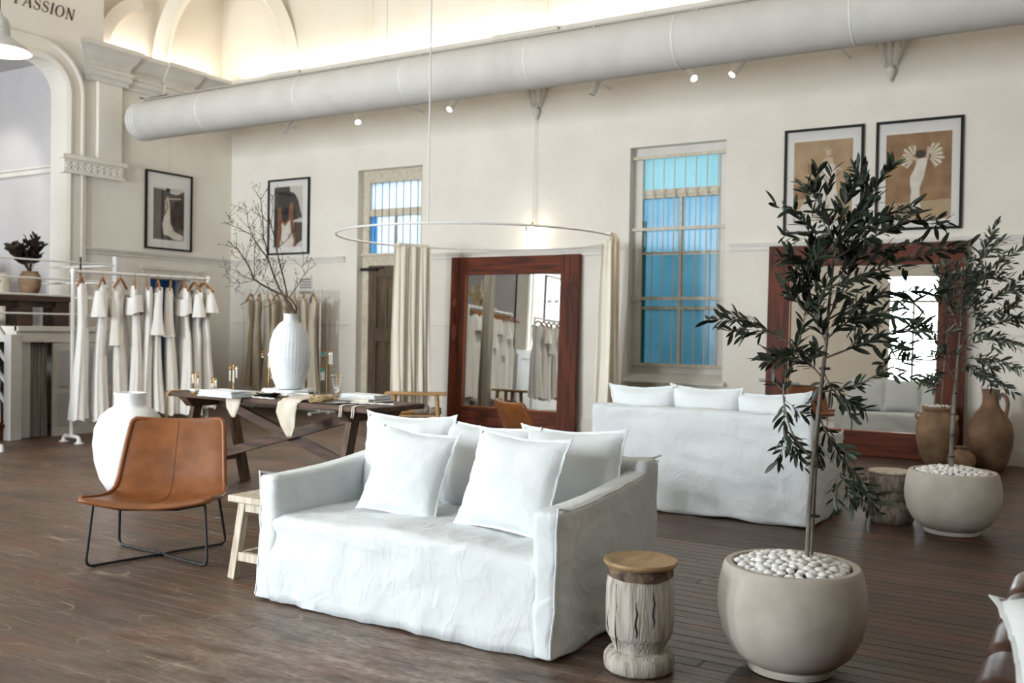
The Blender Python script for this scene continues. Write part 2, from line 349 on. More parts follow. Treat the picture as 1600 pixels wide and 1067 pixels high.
o = MB().box(XL, XR, YF, 2.3, -.022, -.0005).box(XL, XR, y, YB + .01, -.022, -.0005).build('plank_field', 'floorboards', floor); o['kind'] = 'stuff'

def wall_grid(name, axis, plane, depth, u0, u1, z0, z1, holes, m):
    """wall with rectangular openings; axis 'y' = wall facing -Y at Y=plane, solid towards +depth"""
    us = sorted({u0, u1} | {h[0] for h in holes} | {h[1] for h in holes}); zs = sorted({z0, z1} | {h[2] for h in holes} | {h[3] for h in holes})
    b = MB()
    for a, c in zip(us[:-1], us[1:]):
        run = None
        for p, q in list(zip(zs[:-1], zs[1:])) + [(None, None)]:
            hole = p is None or any(h[0] <= a and c <= h[1] and h[2] <= p and q <= h[3] for h in holes)
            if hole:
                if run:
                    lo, hi = min(plane, plane + depth), max(plane, plane + depth)
                    if axis == 'y': b.box(a, c, lo, hi, run[0], run[1])
                    else: b.box(lo, hi, a, c, run[0], run[1])
                run = None
            else: run = (run[0], q) if run else (p, q)
    return struct(b.build(name, m))
W1 = (-5.2, -3.93, .74, 3.68); D1 = (-9.72, -8.5, 0, 3.71)
wall_grid('wall_back', 'y', YB, .38, XL - .4, XR + .3, 0, ZC - .12, [W1, D1], 'plaster')
wall_grid('wall_back_upper', 'y', YB, .38, XL - .4, XR + .3, ZC - .12, 7.0, [], 'ceiling_cream')
wall_grid('wall_front', 'y', YF, -.3, XL - .4, XR + .3, 0, 7.0, [(x - .62, x + .62, .72, 3.7) for x in WIN_F], 'plaster')
wall_grid('wall_right', 'x', XR, .3, YF - .3, YB + .4, 0, 7.0, [], 'plaster')
D2 = (9.73, 10.51, 0, 2.03)
wall_grid('wall_end', 'x', XL, -.35, 8.32, YB + .02, 0, ZC - .1, [D2], 'plaster')
struct(MB().box(XL - .6, XL - .28, 8.85, YB + .02, ZC - .1, 7.0).build('wall_end_upper', 'ceiling_cream'))
struct(MB().box(XL - .35, XR, YF, YB + .02, 7.0, 7.2).build('ceiling', 'ceiling_cream'))
# proscenium wall with a round-cornered arch opening
AY0, AY1, AZ, AR = 1.5, 8.32, 4.95, .42
arc = [(AY1, 0), (AY1, AZ - AR)] + [(AY1 - AR + AR * math.cos(t), AZ - AR + AR * math.sin(t)) for t in [k * PI / 16 for k in range(1, 9)]]
arc2 = [(AY0 + AY1 - a, z) for a, z in reversed(arc)]
path = arc + arc2
b = MB()
outer = []
for a, z in path:
    outer.append((a, 7.0))
n = len(path)
for i in range(n - 1):
    (a, z), (c, w) = path[i], path[i + 1]
    if abs(a - c) < 1e-6: continue
    b.add([(XL, a, z), (XL, c, w), (XL, c, 7.0), (XL, a, 7.0), (XL - .35, a, z), (XL - .35, c, w), (XL - .35, c, 7.0), (XL - .35, a, 7.0)],
          [(0, 1, 2, 3), (7, 6, 5, 4), (0, 4, 5, 1), (3, 2, 6, 7)])
b.box(XL - .35, XL, YF - .3, AY0, 0, 7.0).box(XL - .35, XL, AY1, 8.9, ZC - .1, 7.0)
struct(b.build('wall_proscenium', 'plaster', smooth=30))
# arch architrave: stepped band swept around the opening
prof = [(-.02, 0), (-.02, .05), (.03, .075), (.07, .06), (.09, .035), (.2, .035), (.22, .06), (.25, .06), (.27, 0)]
def sweep_arch(prof, pts):
    b = MB(); vs = []; m = len(prof); k = len(pts)
    for i, (a, z) in enumerate(pts):
        p0 = pts[max(i - 1, 0)]; p1 = pts[min(i + 1, k - 1)]
        d = Vector((p1[0] - p0[0], p1[1] - p0[1])).normalized(); nn = Vector((d.y, -d.x))   # outward from the opening
        for (w, h) in prof: vs.append((XL + h, a + nn.x * w, z + nn.y * w))
    fs = [(i * m + j, i * m + j + 1, (i + 1) * m + j + 1, (i + 1) * m + j) for i in range(k - 1) for j in range(m - 1)]
    return b.add(vs, fs)
struct(sweep_arch(prof, path).build('trim_1', 'plaster', smooth=25))
# stage recess behind the arch
struct(MB().box(-16.2, XL - .3, 8.4, 8.7, 0, 5.6).build('wall_stage_side', 'plaster_grey'))
struct(MB().box(-16.2, -16.0, 1.0, 8.5, 0, 5.6).build('wall_stage_rear', 'plaster_grey'))
struct(MB().box(-16.2, XL - .3, 1.2, 1.5, 0, 5.6).build('wall_stage_far_side', 'plaster_grey'))
struct(MB().box(-16.2, XL - .3, 1.2, 8.6, 5.06, 5.3).build('ceiling_stage', 'plaster_grey'))
struct(MB().box(-16.0, XL - .36, 8.36, 8.4, 3.47, 3.53).box(-16.0, XL - .36, 8.37, 8.4, 3.55, 3.58).build('trim_2', 'paint_white'))
# cornice, swept along end wall and back wall with break-forwards
CP = [(0, 4.80), (.03, 4.80), (.04, 4.85), (.09, 4.88), (.09, 4.93), (.12, 4.95), (.12, 4.985), (.06, 5.0), (.06, 5.06), (.09, 5.09), (.16, 5.15), (.22, 5.22), (.27, 5.24), (.27, 5.3), (0, 5.3)]
def cornice_run(b, pts):    # pts: list of (x,y,nx,ny,extra)
    m = len(CP); vs = []
    for x, y, nx, ny in pts:
        for h, z in CP: vs.append((x + nx * h, y + ny * h, z))
    fs = [(i * m + j, i * m + j + 1, (i + 1) * m + j + 1, (i + 1) * m + j) for i in range(len(pts) - 1) for j in range(m - 1)]
    fs += [tuple(range(m)), tuple((len(pts) - 1) * m + j for j in range(m - 1, -1, -1))]
    b.add(vs, fs)
b = MB()
cornice_run(b, [(XL, 8.62, 1, -1), (XL, 8.62, 1, 0), (XL, YB, 1, 0)])
cornice_run(b, [(XL + .07, 8.66, 1, -1), (XL + .07, 8.66, 1, 0), (XL + .07, 9.24, 1, 0), (XL + .07, 9.24, 1, .4)])
cornice_run(b, [(XL + .05, 9.9, 1, -.3), (XL + .05, 9.9, 1, 0), (XL + .05, 10.45, 1, 0), (XL + .05, 10.45, 1, .3)])
struct(b.build('trim_3', 'paint_white', smooth=30))
b = MB(); cornice_run(b, [(XL, YB, 0, -1), (XR, YB, 0, -1)])
for x0, x1 in ((-11.3, -10.75), (-7.05, -6.2), (-2.5, -1.6)):
    cornice_run(b, [(x0, YB - .05, -.3, -1), (x0, YB - .05, 0, -1), (x1, YB - .05, 0, -1), (x1, YB - .05, .3, -1)])
struct(b.build('trim_4', 'paint_white', smooth=30))
# pilaster with carved frieze block
struct(modifier_bevel(MB().box(XL, XL + .07, 8.78, 9.18, 3.66, 4.82).build('trim_5', 'plaster'), .008, 1))
fr = struct(MB().box(XL, XL + .09, 8.24, 9.2, 3.43, 3.62).box(XL, XL + .13, 8.2, 9.24, 3.62, 3.68).box(XL, XL + .115, 8.22, 9.22, 3.42, 3.45).build('trim_6', 'plaster'))
lf = MB()
for k in range(5):
    a = k * 2 * PI / 5; lf.lathe([(.004, 0), (.022, .004), (.024, .012), (.012, .022), (.002, .024)], 6, Matrix.Translation((0, .034 * math.cos(a), .034 * math.sin(a))) @ Matrix.Rotation(PI / 2, 4, 'Y'))
lf.lathe([(.016, 0), (.014, .02), (.002, .028)], 8, Matrix.Rotation(PI / 2, 4, 'Y'))
r0 = None
for k in range(9):
    if r0 is None: r0 = lf.build('carved_rosette', 'plaster', fr, smooth=50); q = r0
    else: q = inst(r0, fr)
    q.location = (XL + .088, 8.30 + k * .105, 3.53)
# the wall strip below the frieze block
struct(modifier_bevel(MB().box(XL, XL + .05, 8.34, 8.62, 0, 3.42).build('trim_7', 'plaster'), .012, 2))
# squinch arch across the corner and quarter rib beside the proscenium
def rib(name, fn, n, w, t, m='ceiling_cream'):
    pts = [fn(k / n) for k in range(n + 1)]; b = MB(); vs = []
    c = sum((Vector(p) for p in pts), Vector()) / len(pts)
    pl = (Vector(pts[-1]) - Vector(pts[0])); side = Vector((pl.x, pl.y, 0)).cross(Vector((0, 0, 1))).normalized()
    for i, p in enumerate(pts):
        d = (Vector(pts[min(i + 1, n)]) - Vector(pts[max(i - 1, 0)])).normalized(); q = d.cross(side).normalized()
        for a, e in ((-1, -1), (1, -1), (1, 1), (-1, 1)): vs.append(Vector(p) + q * (a * w / 2) + side * (e * t / 2))
    fs = [(i * 4 + j, i * 4 + (j + 1) % 4, (i + 1) * 4 + (j + 1) % 4, (i + 1) * 4 + j) for i in range(n) for j in range(4)]
    return struct(b.add(vs, fs).build(name, m, smooth=35))
A = Vector((XL - .2, 10.05, ZC)); B = Vector((-11.12, YB + .02, ZC))
def sq(w):
    def f(t):
        a = PI * (1 - t); c = (A + B) / 2; h = (B - A) / 2
        p = c + h * (-math.cos(PI * t)); return (p.x, p.y, ZC + 1.62 * math.sin(PI * t))
    return f
rib('trim_8', sq(0), 28, .22, .2)
rib('trim_9', lambda t: (XL - .22, 8.98 + 1.25 * (1 - math.cos(t * 1.1)), ZC + 1.05 * math.sin(t * 1.1)), 12, .2, .16)
for x0, x1 in ((-9.62, -9.45), (-6.75, -6.45), (-2.2, -1.9)):
    struct(MB().box(x0, x1, YB - .05, YB + .02, ZC, 7.0).build('trim_10', 'ceiling_cream'))
# picture rail, dado bead and skirting
def rail(name, x0, x1):
    struct(MB().box(x0, x1, YB - .045, YB + .01, 2.375, 2.40).box(x0, x1, YB - .06, YB + .01, 2.40, 2.414).box(x0, x1, YB - .02, YB + .01, 2.345, 2.375).box(x0, x1, YB - .035, YB + .01, 2.325, 2.345).build(name, 'paint_white'))
rail('trim_11', XL, -9.95); rail('trim_12', -8.3, -5.42); rail('trim_13', -3.86, XR)
struct(MB().box(XL - .01, XL + .045, 8.62, YB, 2.375, 2.40).box(XL - .01, XL + .06, 8.62, YB, 2.40, 2.412).box(XL - .01, XL + .02, 8.62, YB, 2.33, 2.375).build('trim_14', 'paint_white'))
for k, (x0, x1) in enumerate(((XL, -9.85), (-8.4, -5.35), (-3.8, XR))):
    struct(MB().box(x0, x1, YB - .012, YB + .01, 1.355, 1.375).build('trim_%d' % (15 + k), 'paint_white'))
    struct(MB().box(x0, x1, YB - .022, YB + .01, 0, .15).box(x0, x1, YB - .015, YB + .01, .15, .18).build(('baseboard_back', 'baseboard_middle', 'baseboard_right')[k], 'paint_white'))
struct(MB().box(XL - .01, XL + .022, 8.62, 9.6, 0, .18).box(XL - .01, XL + .022, 10.66, YB, 0, .18).build('baseboard_end', 'paint_white'))
struct(MB().box(XL - .01, XL + .03, 9.6, 9.73, 0, 2.16).box(XL - .01, XL + .03, 10.51, 10.66, 0, 2.16).box(XL - .01, XL + .028, 9.73, 10.51, 2.03, 2.16).box(XL - .01, XL + .05, 9.56, 10.7, 2.16, 2.2).build('trim_18', 'paint_white'))
# passage beyond the end door, with a glazed outer door
struct(MB().box(-14.6, XL - .34, 9.5, 9.6, 0, 2.6).box(-14.6, XL - .34, 10.7, 10.8, 0, 2.6).box(-14.7, -14.5, 9.5, 10.8, 0, .35).box(-14.7, XL - .34, 9.5, 10.8, 2.45, 2.6).build('wall_passage', 'wall_panel_blue'))
d3 = struct(MB().box(-14.6, -14.54, 9.6, 9.74, .35, 2.45).box(-14.6, -14.54, 10.56, 10.7, .35, 2.45).box(-14.6, -14.54, 9.74, 10.56, 1.0, 1.12).build('door_2', 'wall_panel_blue'))
MB().box(-14.585, -14.575, 9.74, 10.56, 1.12, 2.45).build('pane', 'glass_sky', d3); MB().box(-14.585, -14.56, 9.74, 10.56, .35, 1.0).build('panel', 'wall_panel_blue', d3)

# ------------------------------------------------------------------ back-wall window with security grille
GY = YB + .17
w1 = struct(MB().box(-5.2, -5.08, GY - .04, GY + .06, .74, 3.68).box(-4.05, -3.93, GY - .04, GY + .06, .74, 3.68).box(-5.08, -4.05, GY - .04, GY + .06, 3.57, 3.68).box(-5.08, -4.05, GY - .04, GY + .06, .80, .93).build('window_1', 'paint_white'))
MB().hexa([(-5.24, YB - .07, .69), (-3.89, YB - .07, .69), (-3.89, GY, .69), (-5.24, GY, .69)], [(-5.24, YB - .07, .71), (-3.89, YB - .07, .71), (-3.89, GY, .84), (-5.24, GY, .84)]).build('window_sill', 'paint_white', w1)
MB().box(-5.08, -4.05, GY - .03, GY + .03, 3.04, 3.15).box(-5.08, -4.05, GY - .045, GY - .03, 3.08, 3.1).build('transom', 'paint_aged', w1)
MB().box(-4.585, -4.545, GY - .02, GY + .03, .93, 3.04).build('mullion', 'paint_aged', w1)
for z in (2.34, 1.64): MB().box(-5.08, -4.05, GY - .015, GY + .03, z - .017, z + .017).build('glazing_bar', 'paint_aged', w1)
MB().box(-5.08, -4.05, GY + .01, GY + .016, 3.15, 3.57).build('pane', 'glass_aqua', w1)
for (z0, z1, g) in ((2.36, 3.04, 'glass_blue'), (1.66, 2.32, 'glass_teal'), (.93, 1.62, 'glass_teal')):
    for x0, x1 in ((-5.08, -4.585), (-4.545, -4.05)): MB().box(x0, x1, GY + .01, GY + .016, z0, z1).build('pane', g, w1)
MB().box(-5.08, -5.035, GY - .004, GY + .005, .93, 2.75).build('coloured_edge_pane', 'glass_green', w1)
gr = root('window_grille', 'cream painted security grille of thin bars over the teal window', 'grille', (-4.56, YB + .08, .9))
for z in (.92, 1.76, 2.64, 3.55):
    MB().box(-.64, .62, -.012, .004, z - .9 - .02, z - .9 + .02).build('cross_bar', 'paint_aged', gr)
g0 = None
for k in range(8):
    if g0 is None: g0 = MB().tube([(0, 0, .0), (0, 0, 2.68)], .0075, 8).build('bar', 'paint_aged', gr); q = g0
    else: q = inst(g0, gr)
    q.location = (-.50 + k * .143, .012, 0)
# unseen wall added outside the windows to darken their lower panes
struct(MB().box(-13, 2, 14.2, 14.4, -.5, 2.3).build('wall_shade_outside', 'shade_wall_and_ground'))
struct(MB().box(-13, 2, YB + .4, 14.3, -.6, -.2).build('ground_outside', 'shade_wall_and_ground'))

# ------------------------------------------------------------------ door with fanlight
DY = YB + .18
d1 = struct(MB().box(-9.72, -9.6, DY - .05, DY + .08, 0, 3.72).box(-8.62, -8.5, DY - .05, DY + .08, 0, 3.72).box(-9.6, -8.62, DY - .05, DY + .08, 2.27, 2.44).box(-9.6, -8.62, DY - .05, DY + .08, 3.53, 3.72).build('door_1', 'paint_aged'))
MB().box(-9.78, -8.46, DY - .09, DY - .05, 2.42, 2.455).build('ledge', 'paint_aged', d1)
MB().box(-9.6, -8.62, DY - .03, DY + .03, 3.02, 3.13).build('transom', 'paint_aged', d1)
MB().box(-9.14, -9.10, DY - .02, DY + .03, 2.44, 3.02).build('mullion', 'paint_aged', d1)
MB().box(-9.6, -8.62, DY + .01, DY + .016, 3.13, 3.53).build('pane', 'glass_clear_blue', d1)
MB().box(-9.6, -9.14, DY + .01, DY + .016, 2.44, 3.02).build('pane', 'glass_clear_blue', d1); MB().box(-9.10, -8.62, DY + .01, DY + .016, 2.44, 3.02).build('pane', 'glass_clear_blue', d1)
MB().box(-9.6, -9.48, DY + .0, DY + .006, 2.44, 3.02).build('coloured_edge_pane', 'glass_sky', d1)
g0 = None
for k in range(7):
    if g0 is None: g0 = MB().tube([(0, 0, 2.44), (0, 0, 3.53)], .006, 6).build('grille_bar', 'iron', d1); q = g0
    else: q = inst(g0, d1)
    q.location = (-9.5 + k * .135, DY - .03, 0)
g0 = None
for k in range(6):
    if g0 is None: g0 = modifier_bevel(MB().box(.004, .156, DY + .0, DY + .04, .02, 2.275).build('board', 'door_wood', d1), .006, 1); q = g0
    else: q = inst(g0, d1)
    q.location = (-9.58 + k * .16, rp.uniform(-.004, .004), 0)
for z0, z1 in ((1.12, 1.32), (.05, .25), (2.1, 2.272)): MB().box(-9.6, -8.62, DY - .03, DY + .0, z0, z1).build('ledger_rail', 'door_wood', d1)
MB().box(-9.6, -9.45, DY - .034, DY, 0, 2.25).build('stile', 'door_wood', d1)
MB().box(-9.72, -9.42, DY - .1, DY - .05, 2.19, 2.235).tube([(-9.7, DY - .12, 2.2), (-9.3, DY - .07, 2.235)], .01, 6).build('door_closer', 'iron', d1)
MB().lathe([(.012, 0), (.014, .03), (.026, .045), (.024, .06), (.005, .066)], 12, Matrix.Translation((-8.92, DY - .03, 1.2)) @ Matrix.Rotation(PI / 2, 4, 'X')).build('door_knob', 'white_metal', d1, smooth=50)

# windows behind the camera (seen in the mirrors)
for i, wx in enumerate(WIN_F):
    w = struct(MB().box(wx - .62, wx - .54, YF - .1, YF + .02, .72, 3.7).box(wx + .54, wx + .62, YF - .1, YF + .02, .72, 3.7).box(wx - .54, wx + .54, YF - .1, YF + .02, 3.6, 3.7).box(wx - .54, wx + .54, YF - .1, YF + .02, .72, .82).build('window_%d' % (2 + i), 'paint_white'))
    MB().box(wx - .54, wx + .54, YF - .06, YF, 3.0, 3.08).build('transom', 'paint_white', w)
    MB().box(wx - .035, wx + .035, YF - .06, YF, .82, 3.0).build('mullion', 'paint_white', w)
    for z in (2.3, 1.6): MB().box(wx - .54, wx + .54, YF - .05, YF - .01, z - .03, z + .03).build('glazing_bar', 'paint_white', w)

l = bpy.data.lights.new('stage_spot_beam', 'SPOT'); l.energy = 75; l.spot_size = math.radians(50); l.spot_blend = .6; l.color = (1, .97, .93); l.shadow_soft_size = .05
lo = bpy.data.objects.new('stage_spot_beam', l); COL.objects.link(lo); lo.location = (-13.6, 6.3, 4.9); lo.rotation_euler = (Vector((-14.0, 8.4, 3.1)) - Vector(lo.location)).to_track_quat('-Z', 'Y').to_euler()
# ------------------------------------------------------------------ lettering on the proscenium wall
def letters():
    # strokes in letter units: (polyline, width0..1 thick/thin), x right, y up; slanted serif capitals
    th, tn = .15, .05
    def arc_(cx, cy, rx, ry, a0, a1, n=18): return [(cx + rx * math.cos(math.radians(a0 + (a1 - a0) * k / n)), cy + ry * math.sin(math.radians(a0 + (a1 - a0) * k / n))) for k in range(n + 1)]
    S = arc_(.32, .76, .22, .22, 35, 250, 12) + arc_(.32, .25, .25, .25, 80, -150, 14)
    sw = lambda n: [tn + (th - tn) * math.sin(PI * k / n) ** 2 for k in range(n + 1)]
    L_ = {}
    L_['P'] = (.62, [([(.15, 0), (.15, 1)], th), (arc_(.18, .74, .36, .25, 90, -90), sw(18)), ([(.02, .01), (.3, .01)], tn), ([(.02, .99), (.3, .99)], tn)])
    L_['A'] = (.80, [([(.06, 0), (.42, 1)], tn), ([(.42, 1), (.72, 0)], th), ([(.18, .36), (.58, .36)], tn), ([(-.02, .01), (.16, .01)], tn), ([(.6, .01), (.84, .01)], tn)])
    L_['S'] = (.62, [(S, [tn + (th - tn) * math.exp(-((k - 13) / 5.5) ** 2) for k in range(len(S))]), ([(.52, .86), (.53, .72)], tn), ([(.07, .1), (.06, .28)], tn)])
    L_['I'] = (.36, [([(.17, 0), (.17, 1)], th), ([(.04, .01), (.3, .01)], tn), ([(.04, .99), (.3, .99)], tn)])
    L_['O'] = (.84, [(arc_(.4, .5, .36, .5, 0, 360, 36), [tn + (th - tn) * abs(math.cos(2 * PI * k / 36)) ** 1.5 for k in range(37)])])
    L_['N'] = (.86, [([(.14, 0), (.14, 1)], tn), ([(.12, 1), (.7, 0)], th), ([(.7, 0), (.7, 1)], tn), ([(.02, .01), (.26, .01)], tn), ([(.0, .99), (.2, .99)], tn), ([(.58, .99), (.82, .99)], tn)])
    L_['C'] = (.78, [(arc_(.42, .5, .36, .5, 50, 310, 28), [tn + (th - tn) * math.sin(PI * k / 28) ** 2 for k in range(29)])])
    L_['M'] = (1.0, [([(.12, 0), (.16, 1)], tn), ([(.16, 1), (.46, 0)], th), ([(.46, 0), (.78, 1)], tn), ([(.78, 1), (.82, 0)], th)])
    H = .158; g = .14
    word = 'PASSION'
    tot = sum(L_[c][0] + g for c in word)
    k = 8.44 - tot * H       # right end of the word on the wall (Y axis runs to the right)
    t = struct(MB().box(XL - .003, XL - .001, 7.2, 8.5, 5.56, 5.75).build('trim_19', 'plaster'))
    for c in word:
        w, st = L_[c]; b = MB()
        for pts, ww in st:
            m = len(pts); ws = ww if isinstance(ww, list) else [ww] * m; vs = []
            for i, (x, yv) in enumerate(pts):
                p0 = pts[max(i - 1, 0)]; p1 = pts[min(i + 1, m - 1)]; d = Vector((p1[0] - p0[0], p1[1] - p0[1])).normalized(); nn = Vector((-d.y, d.x)) * ws[min(i, len(ws) - 1)] / 2
                for sg in (1, -1):
                    xx, yy = x + nn.x * sg, yv + nn.y * sg; vs.append((XL + .006, k + (xx + .2 * yy) * H, 5.575 + yy * H)); vs.append((XL - .002, k + (xx + .2 * yy) * H, 5.575 + yy * H))
            for i in range(m - 1):
                a = i * 4; e = a + 4
                b.add([vs[q] for q in (a, a + 2, e + 2, e, a + 1, a + 3, e + 3, e + 1)], [(0, 1, 2, 3), (4, 7, 6, 5), (0, 4, 5, 1), (1, 5, 6, 2), (2, 6, 7, 3), (3, 7, 4, 0)])
        b.build('letter', 'letter_brown', t); k += (w + g) * H
letters()

# ------------------------------------------------------------------ stage, its railing and stairs
SX, SZ = -10.5, 1.28
st = struct(MB().box(SX + .0, SX + .03, 6.86, 7.74, 0, 1.1).box(-12.9, SX, 7.66, 7.74, 0, 1.1).box(-16.0, SX + .0, 1.6, 5.2, 0, 1.1).box(-16.0, -12.05, 5.2, 7.74, 0, 1.1).build('wall_stage_front', 'paint_white'))
MB().box(-16.0, SX + .04, 1.6, 5.2, 1.1, SZ).box(-16.0, -12.05, 5.2, 6.4, 1.1, SZ).box(-16.0, SX + .04, 6.4, 7.78, 1.1, SZ).box(SX + .0, SX + .07, 6.4, 7.8, SZ - .05, SZ).build('stage_deck', 'paint_white', st)
for y0, y1, z0, z1 in ((6.92, 7.24, .12, .5), (6.92, 7.24, .58, 1.0), (7.32, 7.64, .12, .5), (7.32, 7.64, .58, 1.0)):
    MB().box(SX + .03, SX + .045, y0, y1, z0, z1).build('panel', 'plaster_grey', st)
struct(MB().box(SX + .03, SX + .05, 6.88, 7.74, 0, .1).build('baseboard_stage', 'paint_white'))
MB().box(SX + .03, SX + .038, 6.93, 7.0, 1.12, 1.22).build('switch_plate', 'linen_beige', st)
# opening under the stage with a grey curtain
def pleat(u, v, w, h, amp, k): return (amp * math.sin(u * k) + .01 * math.sin(v * 5 + u * 9), (u - .5) * w * (1 + .05 * v), h * (1 - v))
cu = tag(MB().grid(lambda u, v: pleat(u, v, .2, 1.08, .022, 26), 60, 8).build('stage_curtain', 'curtain_grey', smooth=60, loc=(SX - .08, 6.74, 0)), 'grey curtain hanging in the opening under the stage', 'curtain')
struct(MB().box(SX - .25, SX - .2, 6.5, 6.9, 0, 1.1).build('wall_under_stage', 'redwood'))
sr = root('stage_railing', 'white pipe railing of four horizontal rails along the stage edge', 'railing', (SX, 7.72, SZ))
for z in (.15, .37, .56, .77):
    MB().tube([(0, -1.75, z), (0, 0, z)], .011, 8).build('rail', 'pipe_white', sr)
    MB().tube([(0, 0, z), (-1.9, 0, z)], .011, 8).build('rail', 'pipe_white', sr)
MB().box(-.035, .035, -.035, .035, 0, .88).build('post', 'white_metal', sr)
MB().tube([(0, -.5, 0), (0, -.5, .84)], .013, 8).build('post', 'iron', sr)
ss = root('stage_stairs', 'dark wooden steps cut into the stage with white newel post and sloping rails', 'stairs', (SX, 5.8, 0))
for k in range(6):
    z = SZ / 7 * (k + 1)
    MB().box(-.26 * (k + 1) - .02, -.26 * k + .03, -.58, .5, z - .04, z).build('tread', 'redwood', ss); MB().box(-.26 * k - .02, -.26 * k, -.56, .5, z - SZ / 7, z - .04).build('riser', 'redwood', ss)
modifier_bevel(MB().box(.0, .13, .48, .62, 0, 1.19).build('newel_post', 'white_metal', ss), .006, 1)
modifier_bevel(MB().box(-.12, .0, .66, .80, 0, 1.19).build('post', 'white_metal', ss), .006, 1)
MB().box(-.06, .02, .6, .7, .72, .84).build('link_block', 'white_metal', ss)
for k, z in enumerate((.32, .55, .79, 1.02)):
    MB().bar((.05, .55, z), (-1.5, .55, z + 1.2), .03, .03).build('sloping_rail', 'pipe_white', ss); MB().bar((.05, -.6, z), (-1.5, -.6, z + 1.2), .03, .03).build('sloping_rail', 'pipe_white', ss)
MB().box(.0, .12, -.68, -.54, 0, 1.19).build('newel_post', 'white_metal', ss)
MB().hexa([(.0, .5, 0), (.0, .56, 0), (-1.5, .56, 0), (-1.5, .5, 0)], [(.0, .5, .12), (.0, .56, .12), (-1.5, .56, 1.27), (-1.5, .5, 1.27)]).build('string_board', 'redwood', ss)

# ------------------------------------------------------------------ duct, track spots, corbels, pendant lamp
dz, dy, dr = 4.275, 9.25, .272
du = root('air_duct', 'long round white fabric air duct hung under the cornice', 'duct', (-12.1, dy, dz))
RX = Matrix.Rotation(PI / 2, 4, 'Y')
MB().lathe([(.02, -.02), (.12, -.035), (.2, -.025), (dr - .02, .0), (dr, .03), (dr, 15.6)], 40, RX).build('tube', 'duct_cloth', du, smooth=50)
for x in (.06, .12, .18, 1.5, 3.3, 5.0, 6.7, 8.4, 10.1, 11.8): MB().lathe([(dr + .001, x - .012), (dr + .005, x - .006), (dr + .005, x + .006), (dr + .001, x + .012)], 40, RX, capb=False, capt=False).build('joint_band', 'pipe_white', du, smooth=60)
MB().box(.1, 15.6, -.02, .02, dr + .03, dr + .05).build('hanging_rail', 'rod_grey', du)
for k in range(13): MB().box(.5 + k * 1.15, .53 + k * 1.15, -.012, .012, dr - .01, dr + .035).build('clip', 'rod_grey', du)
for x in (4.6, 8.0, 11.5): MB().tube([(x, 0, dr + .04), (x, 0, 7.0 - dz)], .003, 5).build('wire', 'rod_grey', du)
MB().tube([(-.12, .1, dr + .12), (.06, .05, dr + .07), (.12, 0, dr + .05), (.6, 0, dr + .06)], .012, 6).build('cable', 'iron', du)
tr = root('light_track', 'white lighting track held off the wall behind the duct', 'track', (-7, 10.6, 4.45))
MB().box(-4.2, 6.0, -.018, .018, 0, .035).build('track', 'white_metal', tr)
for x in (-4, -1.5, 1.5, 4.5): MB().box(x - .01, x + .01, 0, YB - 10.6 + .01, .01, .03).build('bracket', 'white_metal', tr)
SPOTS = [(-10.42, 4.24, (-.16, -.08, -.27), 0, 'white track spot unlit, nearest the stage end of the duct'), (-9.1, 4.26, (.16, -.12, -.25), 1, 'lit white track spot above the wooden door fanlight'),
         (-7.42, 4.30, (-.05, -.2, -.22), 1, 'lit white track spot just right of the ceiling rod'), (-5.32, 4.32, (-.12, -.02, -.24), 0, 'unlit white track spot between the corbel and the teal window'),
         (-4.12, 4.34, (.2, -.14, -.22), 1, 'lit white track spot over the teal window, left of the pair'), (-3.55, 4.34, (-.13, -.16, -.25), 1, 'lit white track spot over the teal window, right of the pair')]
for x, z, d, lit, lab in SPOTS:
    s = root('track_spot', lab, 'spotlight', (x, 10.6, 4.45), 0, 'spots on the lighting track')
    d = Vector(d).normalized(); c = Vector((0, -.02, -.13)); p = c - d * .11; q = c + d * .12
    MB().tube([p, q], .042, 20).build('can', 'white_metal', s, smooth=40)
    MB().tube([(0, 0, 0), (0, 0, -.06), tuple(c + Vector((0, .045, .03)))], .009, 8).build('stem', 'white_metal', s, smooth=40)
    MB().tube([p - d * .004, p + d * .004], .036, 20).build('rear_cap', 'iron', s)
    MB().tube([q - d * .01, q + d * .004], .036, 20).build('lens', 'lamp_lens' if lit else 'vent_dark', s)
    if lit:
        l = bpy.data.lights.new('spot_beam', 'SPOT'); l.energy = 130; l.spot_size = math.radians(75); l.spot_blend = .8; l.color = (1, .92, .82); l.shadow_soft_size = .04
        lo = bpy.data.objects.new('spot_beam', l); COL.objects.link(lo); lo.parent = s; lo.location = q + d * .03; lo.rotation_euler = d.to_track_quat('-Z', 'Y').to_euler()
def corbel(x, z, lab):
    c = root('wall_corbel', lab, 'corbel', (x, YB, z), 0, 'plaster corbels under the cornice')
    MB().box(-.20, .20, -.2, .01, .32, .37).box(-.17, .17, -.17, .01, .27, .32).build('cap', 'paint_white', c)
    MB().hexa([(-.07, -.06, -.02), (.07, -.06, -.02), (.07, .01, -.02), (-.07, .01, -.02)], [(-.16, -.15, .27), (.16, -.15, .27), (.16, .01, .27), (-.16, .01, .27)]).build('bell', 'paint_white', c)
    for xx, t in ((-.095, .2), (0, 0), (.095, -.2)):
        MB().grid(lambda u, v: (xx * (.5 + .5 * v) + (u - .5) * .085 * math.sin(PI * min(1, v * .9 + .15)) , -.07 - .10 * v - .03 * math.cos((u - .5) * PI) - .05 * max(0, v - .75), .0 + .27 * v - .5 * max(0, v - .88)), 5, 9).build('acanthus_leaf', 'paint_white', c, smooth=60)
    MB().lathe([(.005, -.2), (.02, -.17), (.05, -.10), (.055, -.07), (.03, -.03), (.06, -.015)], 14, Matrix.Translation((0, -.04, 0))).build('drop', 'paint_white', c, smooth=50)
